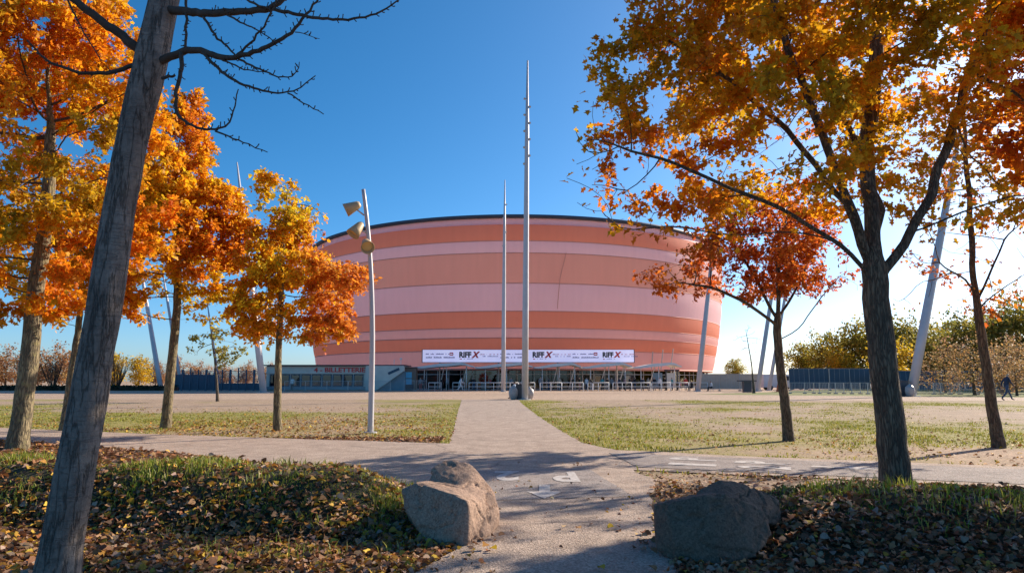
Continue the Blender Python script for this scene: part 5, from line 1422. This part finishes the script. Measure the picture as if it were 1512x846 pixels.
# ------------------------------------------------------------------ people
M_skin = plain('skin', (0.50, 0.30, 0.22), 0.6, 0, 0.05, 10)
M_hair = plain('dark_hair', (0.035, 0.025, 0.02), 0.7, 0, 0.2, 30)
M_hairl = plain('blond_hair', (0.42, 0.32, 0.20), 0.7, 0, 0.2, 30)
M_shoe = plain('shoe_rubber', (0.03, 0.03, 0.035), 0.6)
CL = {k: plain(k + '_cloth', v, 0.85, 0, 0.15, 12, 0.2) for k, v in dict(black=(0.018, 0.018, 0.022), navy=(0.025, 0.04, 0.075), white=(0.72, 0.69, 0.68), grey=(0.22, 0.22, 0.23),
      lightblue=(0.42, 0.52, 0.64), red=(0.42, 0.06, 0.05), teal=(0.05, 0.26, 0.28), beige=(0.48, 0.38, 0.29), denim=(0.045, 0.075, 0.14), rose=(0.50, 0.24, 0.24)).items()}
def body_mesh(pose, seed=0):
    """one continuous skinned figure facing +X; returns mesh with slots skin, top, trousers, hair, shoes"""
    J = dict(pel=(0, 0, .95), wst=(0, 0, 1.08), chs=(0.01, 0, 1.28), nek=(0.0, 0, 1.47), hd0=(0.015, 0, 1.56), hd1=(0.025, 0, 1.65), hd2=(0.015, 0, 1.72),
             sL=(0, .17, 1.42), sR=(0, -.17, 1.42), eL=(-.02, .24, 1.14), eR=(-.02, -.24, 1.14), wL=(.08, .25, .90), wR=(.08, -.25, .90), hL=(.11, .25, .81), hR=(.11, -.25, .81),
             pL=(0, .09, .90), pR=(0, -.09, .90), kL=(.02, .10, .50), kR=(.02, -.10, .50), aL=(0, .10, .09), aR=(0, -.10, .09), tL=(.17, .12, .035), tR=(.17, -.12, .035))
    if pose == 'walk':
        J.update(kL=(.22, .10, .52), aL=(.36, .10, .12), tL=(.53, .11, .07), kR=(-.10, -.10, .50), aR=(-.42, -.10, .17), tR=(-.28, -.11, .03),
                 wst=(.02, 0, 1.08), chs=(.06, 0, 1.28), nek=(.10, 0, 1.46), hd0=(.13, 0, 1.54), hd1=(.17, 0, 1.62), hd2=(.17, 0, 1.69), sL=(.08, .17, 1.41), sR=(.08, -.17, 1.41),
                 eL=(-.08, .25, 1.17), eR=(.12, -.25, 1.14), wL=(-.16, .24, .92), wR=(.30, -.22, .99), hL=(-.17, .24, .83), hR=(.37, -.2, .96))
    elif pose == 'sit':
        J.update(pel=(0, 0, .50), wst=(-.01, 0, .62), chs=(.02, 0, .82), nek=(.05, 0, 1.01), hd0=(.07, 0, 1.09), hd1=(.09, 0, 1.18), hd2=(.08, 0, 1.25), sL=(.03, .17, .96), sR=(.03, -.17, .96),
                 eL=(.04, .24, .70), eR=(.04, -.24, .70), wL=(.26, .18, .60), wR=(.26, -.18, .60), hL=(.35, .15, .60), hR=(.35, -.15, .60),
                 pL=(.02, .10, .47), pR=(.02, -.10, .47), kL=(.44, .12, .48), kR=(.44, -.12, .48), aL=(.42, .12, .09), aR=(.46, -.12, .09), tL=(.58, .13, .035), tR=(.62, -.13, .035))
    elif pose == 'lean':
        J.update(wst=(.04, 0, 1.07), chs=(.14, 0, 1.25), nek=(.24, 0, 1.42), hd0=(.28, 0, 1.49), hd1=(.32, 0, 1.57), hd2=(.32, 0, 1.64), sL=(.20, .17, 1.38), sR=(.20, -.17, 1.38),
                 eL=(.28, .24, 1.14), eR=(.28, -.24, 1.14), wL=(.48, .16, 1.10), wR=(.48, -.16, 1.10), hL=(.56, .12, 1.10), hR=(.56, -.12, 1.10))
    R = dict(pel=.135, wst=.125, chs=.15, nek=.055, hd0=.075, hd1=.098, hd2=.07, sL=.075, sR=.075, eL=.048, eR=.048, wL=.034, wR=.034, hL=.030, hR=.030,
             pL=.10, pR=.10, kL=.065, kR=.065, aL=.045, aR=.045, tL=.032, tR=.032)
    Ed = [('pel', 'wst', 't'), ('wst', 'chs', 't'), ('chs', 'nek', 't'), ('nek', 'hd0', 's'), ('hd0', 'hd1', 's'), ('hd1', 'hd2', 'h'), ('chs', 'sL', 't'), ('chs', 'sR', 't'), ('sL', 'eL', 't'), ('sR', 'eR', 't'),
          ('eL', 'wL', 't'), ('eR', 'wR', 't'), ('wL', 'hL', 's'), ('wR', 'hR', 's'), ('pel', 'pL', 'l'), ('pel', 'pR', 'l'), ('pL', 'kL', 'l'), ('pR', 'kR', 'l'), ('kL', 'aL', 'l'), ('kR', 'aR', 'l'), ('aL', 'tL', 'f'), ('aR', 'tR', 'f')]
    names = list(J); bm = bmesh.new(); lay = bm.verts.layers.skin.verify(); vv = {}
    for n_ in names:
        v = bm.verts.new(J[n_]); v[lay].radius = (R[n_], R[n_] * (0.72 if n_ in ('chs', 'wst', 'pel') else 1.0)); vv[n_] = v
        if n_ in ('chs', 'wst', 'pel'): v[lay].radius = (R[n_], R[n_])
        v[lay].use_root = n_ == 'pel'
    for a, b_, _ in Ed: bm.edges.new((vv[a], vv[b_]))
    me = bpy.data.meshes.new('body'); bm.to_mesh(me); bm.free()
    o = bpy.data.objects.new('body', me); C.objects.link(o)
    o.modifiers.new('skin', 'SKIN'); s = o.modifiers.new('sub', 'SUBSURF'); s.levels = 2; s.render_levels = 2
    dg = bpy.context.evaluated_depsgraph_get(); dg.update()
    m2 = bpy.data.meshes.new_from_object(o.evaluated_get(dg)); bpy.data.objects.remove(o)
    # five fingers a hand, a nose and ears, joined to the same mesh
    mb = MB()
    for s_ in 'LR':
        w = np.array(J['w' + s_]); h = np.array(J['h' + s_]); d = h - w; d /= np.linalg.norm(d); sd = np.cross(d, [1, 0.2, 0.1]); sd /= np.linalg.norm(sd)
        for q, L in ((-.024, .062), (-.008, .075), (.008, .07), (.024, .052)):
            mb.tube([h + sd * q, h + sd * q + d * L * .6, h + sd * q + d * L + np.array([.012, 0, 0])], [.010, .009, .007], 6)
        mb.tube([w + d * .03, w + d * .05 + np.array([.035, 0, 0]), w + d * .085 + np.array([.045, 0, 0])], [.012, .010, .008], 6)
    hd = np.array(J['hd1']); mb.tube([hd + [.075, 0, .02], hd + [.112, 0, -.015], hd + [.09, 0, -.03]], [.008, .016, .010], 6)
    for y in (-.092, .092): mb.tube([hd + [0, y, .02], hd + [-.005, y * 1.1, -.02]], [.018, .012], 6)
    bm = bmesh.new(); bm.from_mesh(m2); nb = len(bm.faces)
    base = [bm.verts.new(v) for v in mb.v]
    for f in mb.f:
        try: bm.faces.new([base[i] for i in f])
        except ValueError: pass
    bm.faces.ensure_lookup_table()
    seg = [(np.array(J[a]), np.array(J[b_]), t) for a, b_, t in Ed]; sl = dict(s=0, t=1, l=2, h=3, f=4)
    for i, f in enumerate(bm.faces):
        f.smooth = True
        if i >= nb: f.material_index = 0; continue
        c = np.array(f.calc_center_median()); bd = 1e9
        for a, b_, t in seg:
            ab = b_ - a; u = np.clip(((c - a) @ ab) / (ab @ ab), 0, 1); d = np.linalg.norm(c - a - ab * u) / (1.0 if t != 't' else 1.25)
            if d < bd: bd = d; best = t
        if best == 's' and c[2] > hd[2] - .06 and np.linalg.norm(c - hd) < .2 and (c[0] < hd[0] + 0.01 or c[2] > hd[2] + .055): best = 'h'
        f.material_index = sl[best]
    m2.materials.clear()
    for m_ in (M_skin, CL['grey'], CL['denim'], M_hair, M_shoe): m2.materials.append(m_)
    bm.to_mesh(m2); bm.free(); m2.name = 'body'
    return m2
POSES = {p: body_mesh(p) for p in ('stand', 'walk', 'sit', 'lean')}
def person(px, Y, pose, face, top, legs, lab, hair=None, z=0.006, s=1.0, x=None):
    o = link('person', POSES[pose], None, ((px - 756) / FPX * Y * 0.992 if x is None else x, Y, z), math.radians(face))
    o.scale = (s, s, s)
    for i, m_ in ((1, CL[top]), (2, CL[legs]), (3, hair or M_hair)):
        o.material_slots[i].link = 'OBJECT'; o.material_slots[i].material = m_
    return setp(o, lab, 'person', 'people in front of the arena' if Y > 60 else 'passer-by')
def stool(px, Y):
    pass
w = person(1484, 44.8, 'walk', 0, 'navy', 'denim', 'person in dark jacket and jeans striding right, carrying a bag', M_hairl, s=1.03)
def handbag():
    x, y = w.location.x, w.location.y; root = empty('shoulder_bag', (x - 0.22, y + 0.16, 0.62))
    MB().box((0, 0, 0), (0.30, 0.12, 0.28)).build('pouch', M_brown, root, bevel=0.03)
    MB().tube([(-.1, 0, .12), (-.04, 0.02, .27), (.04, 0.03, .31), (.1, 0, .12)], 0.012, 6).build('strap', M_brown, root)
    setp(root, 'brown bag hanging from the hand of the striding person', 'bag')
handbag()
person(654, 89.2, 'lean', 180, 'black', 'black', 'person in black leaning over at the left gap in the white barriers')
person(661, 89.6, 'stand', 200, 'grey', 'black', 'person in grey standing beside the one in black at the left gap')
person(680, 87.2, 'walk', 20, 'white', 'white', 'person dressed in white walking past the far end of the path', s=1.02)
person(760, 50.2, 'sit', 150, 'lightblue', 'denim', 'person in light blue sitting behind the rubbish bags at the mast', x=(761.5 - 756) / FPX * 50)
person(779, 86.5, 'stand', -80, 'black', 'black', 'person in black just right of the tallest mast')
person(798, 91.5, 'stand', -60, 'grey', 'denim', 'person in grey top standing behind the barriers right of the mast', s=1.05)
person(845, 90.5, 'stand', 10, 'black', 'black', 'dark clothed person left in the pair at the barrier middle')
person(856, 90.0, 'stand', 180, 'black', 'rose', 'person in black top and rose trousers in the barrier middle')
person(875, 86.9, 'lean', 160, 'black', 'white', 'person with black jacket and pale trousers leaning on a barrier')
person(889, 91.5, 'stand', -90, 'teal', 'black', 'person in a teal top behind the barriers')
person(903, 91.8, 'stand', -90, 'grey', 'black', 'person in grey right of the teal top')
person(914, 90.6, 'stand', 30, 'navy', 'black', 'person in navy behind the right barriers under the banner end')
person(930, 90.2, 'stand', 180, 'black', 'black', 'dark clothed person left in the pair right of the banner end')
person(937, 90.6, 'stand', 20, 'black', 'denim', 'dark clothed person right in the pair right of the banner end')
person(966, 91.0, 'stand', -90, 'black', 'grey', 'person in black before the grey portal panel')
person(982, 91.0, 'stand', 200, 'black', 'black', 'person in black before the sunlit portal panel')
person(1004, 89.6, 'sit', 180, 'rose', 'black', 'seated person in rose behind the right barriers')
person(1021, 87.0, 'sit', 200, 'black', 'black', 'seated person in black at the right end of the barriers')
person(1031, 87.0, 'sit', 160, 'black', 'black', 'crouching dark figure beside the foot of the mast right of the arena')
person(1050, 86.8, 'sit', 180, 'white', 'black', 'person in white sitting alone beyond the right end of the barriers')
person(621, 91.0, 'stand', -90, 'grey', 'red', 'person in grey top by the short fence panels near the kiosk')
person(626, 90.6, 'stand', 200, 'navy', 'black', 'person in navy by the left end of the white barriers')
for k_, (px_, Y_, ps_, fc_, tp_, lg_) in enumerate(((700, 93.0, 'stand', -70, 'black', 'denim'), (724, 93.4, 'stand', 200, 'red', 'black'), (755, 92.6, 'stand', -90, 'grey', 'black'), (810, 93.0, 'stand', 160, 'navy', 'denim'), (826, 92.2, 'stand', -90, 'beige', 'black'),
        (866, 92.8, 'stand', -120, 'white', 'denim'), (896, 89.6, 'lean', -90, 'black', 'grey'), (922, 92.4, 'stand', 10, 'rose', 'black'), (948, 89.8, 'lean', -90, 'navy', 'black'), (957, 92.0, 'stand', -60, 'beige', 'denim'), (974, 89.9, 'stand', -90, 'white', 'black'), (992, 90.2, 'stand', 190, 'teal', 'denim'), (1012, 90.4, 'stand', -90, 'red', 'denim'))):
    person(px_, Y_, ps_, fc_, tp_, lg_, 'waiting person in %s top and %s trousers behind the white barriers' % (tp_, lg_) if ps_ == 'stand' else 'person in %s top leaning on a white barrier from behind' % tp_)
person(425, 91.0, 'stand', -90, 'white', 'black', 'person with a white top at the left end of the ticket office', x=at(430, 570, 90.6)[0])
# low seats under the seated people
def seat(px, Y, lab, x=None):
    root = empty('stool', ((px - 756) / FPX * Y * 0.992 if x is None else x, Y, 0.006))
    MB().box((0, 0, 0.36), (0.42, 0.42, 0.05)).build('seat', M_bin, root)
    for a in (-1, 1):
        for b_ in (-1, 1): MB().tube([(a * .17, b_ * .17, 0), (a * .17, b_ * .17, .34)], 0.018, 6).build('leg', M_galv, root)
    setp(root, lab, 'stool', 'stools of the waiting people')
seat(760, 50.2, 'low stool under the person in light blue', (761.5 - 756) / FPX * 50)
seat(1004, 89.6, 'low stool under the seated person in rose'); seat(1021, 87.0, 'low stool under the seated person in black')
seat(1031, 87.0, 'low stool under the crouching dark figure'); seat(1050, 86.8, 'low stool under the person in white')
# white portal panel near the right end of the entrance
def portal():
    Y = 94.0; x0, x1 = at(984, 560, Y)[0], at(1003, 560, Y)[0]
    root = empty('portal', ((x0 + x1) / 2, Y, 0.006)); w_ = x1 - x0
    MB().box((-0.25, 0, 1.35), (w_ - 0.6, 0.12, 2.0)).build('panel', M_offw, root)
    for f in (-0.5, 0.36): MB().box((w_ * f, 0.1, 1.4), (0.18, 0.2, 2.8)).build('post', M_dark, root)
    MB().box((-0.1, 0.1, 2.7), (w_ + 0.3, 0.3, 0.2)).build('lintel', M_dark, root)
    setp(root, 'cream panel in a dark portal frame at the right of the entrance', 'portal')
portal()
def info_board():
    Y = 94.0; x0, x1 = at(964, 560, Y)[0], at(978, 560, Y)[0]
    root = empty('notice_board', ((x0 + x1) / 2, Y, 0.006))
    MB().box((0, 0, 1.4), (x1 - x0, 0.1, 1.9)).build('panel', M_bluegrey, root)
    for f in (-0.45, 0.45): MB().tube([((x1 - x0) * f, 0.08, 0), ((x1 - x0) * f, 0.08, 2.3)], 0.05, 6).build('post', M_galv, root)
    setp(root, 'grey notice board left of the cream portal panel', 'notice board')
info_board()
def planter():
    Y = 95.0; p = at(714, 570, Y); root = empty('flower_stand', (p[0], Y, 0.006))
    MB().lathe([(0.0, 0), (0.34, 0), (0.42, 1.05), (0.50, 1.1), (0.0, 1.1)], 18).build('pot', M_bag, root, True)
    rng = np.random.default_rng(2); n = 500; d = rng.normal(0, 1, (n, 3)); d /= np.linalg.norm(d, axis=1)[:, None]
    P = d * rng.uniform(0.3, 0.62, (n, 1)) + np.array([0, 0, 1.62])
    me = leaf_cloud('blossom', P, d, rng.normal(0, 1, (n, 3)), np.full(n, 0.2), pick(rng, [(0.55, 0.10, 0.06), (0.60, 0.2, 0.12), (0.35, 0.06, 0.05)], n), SIMPLE, M_leaf)
    link('blossom', me, root)['kind'] = 'stuff'
    setp(root, 'pale pot with round red bouquet before the entrance glass', 'planter')
planter()
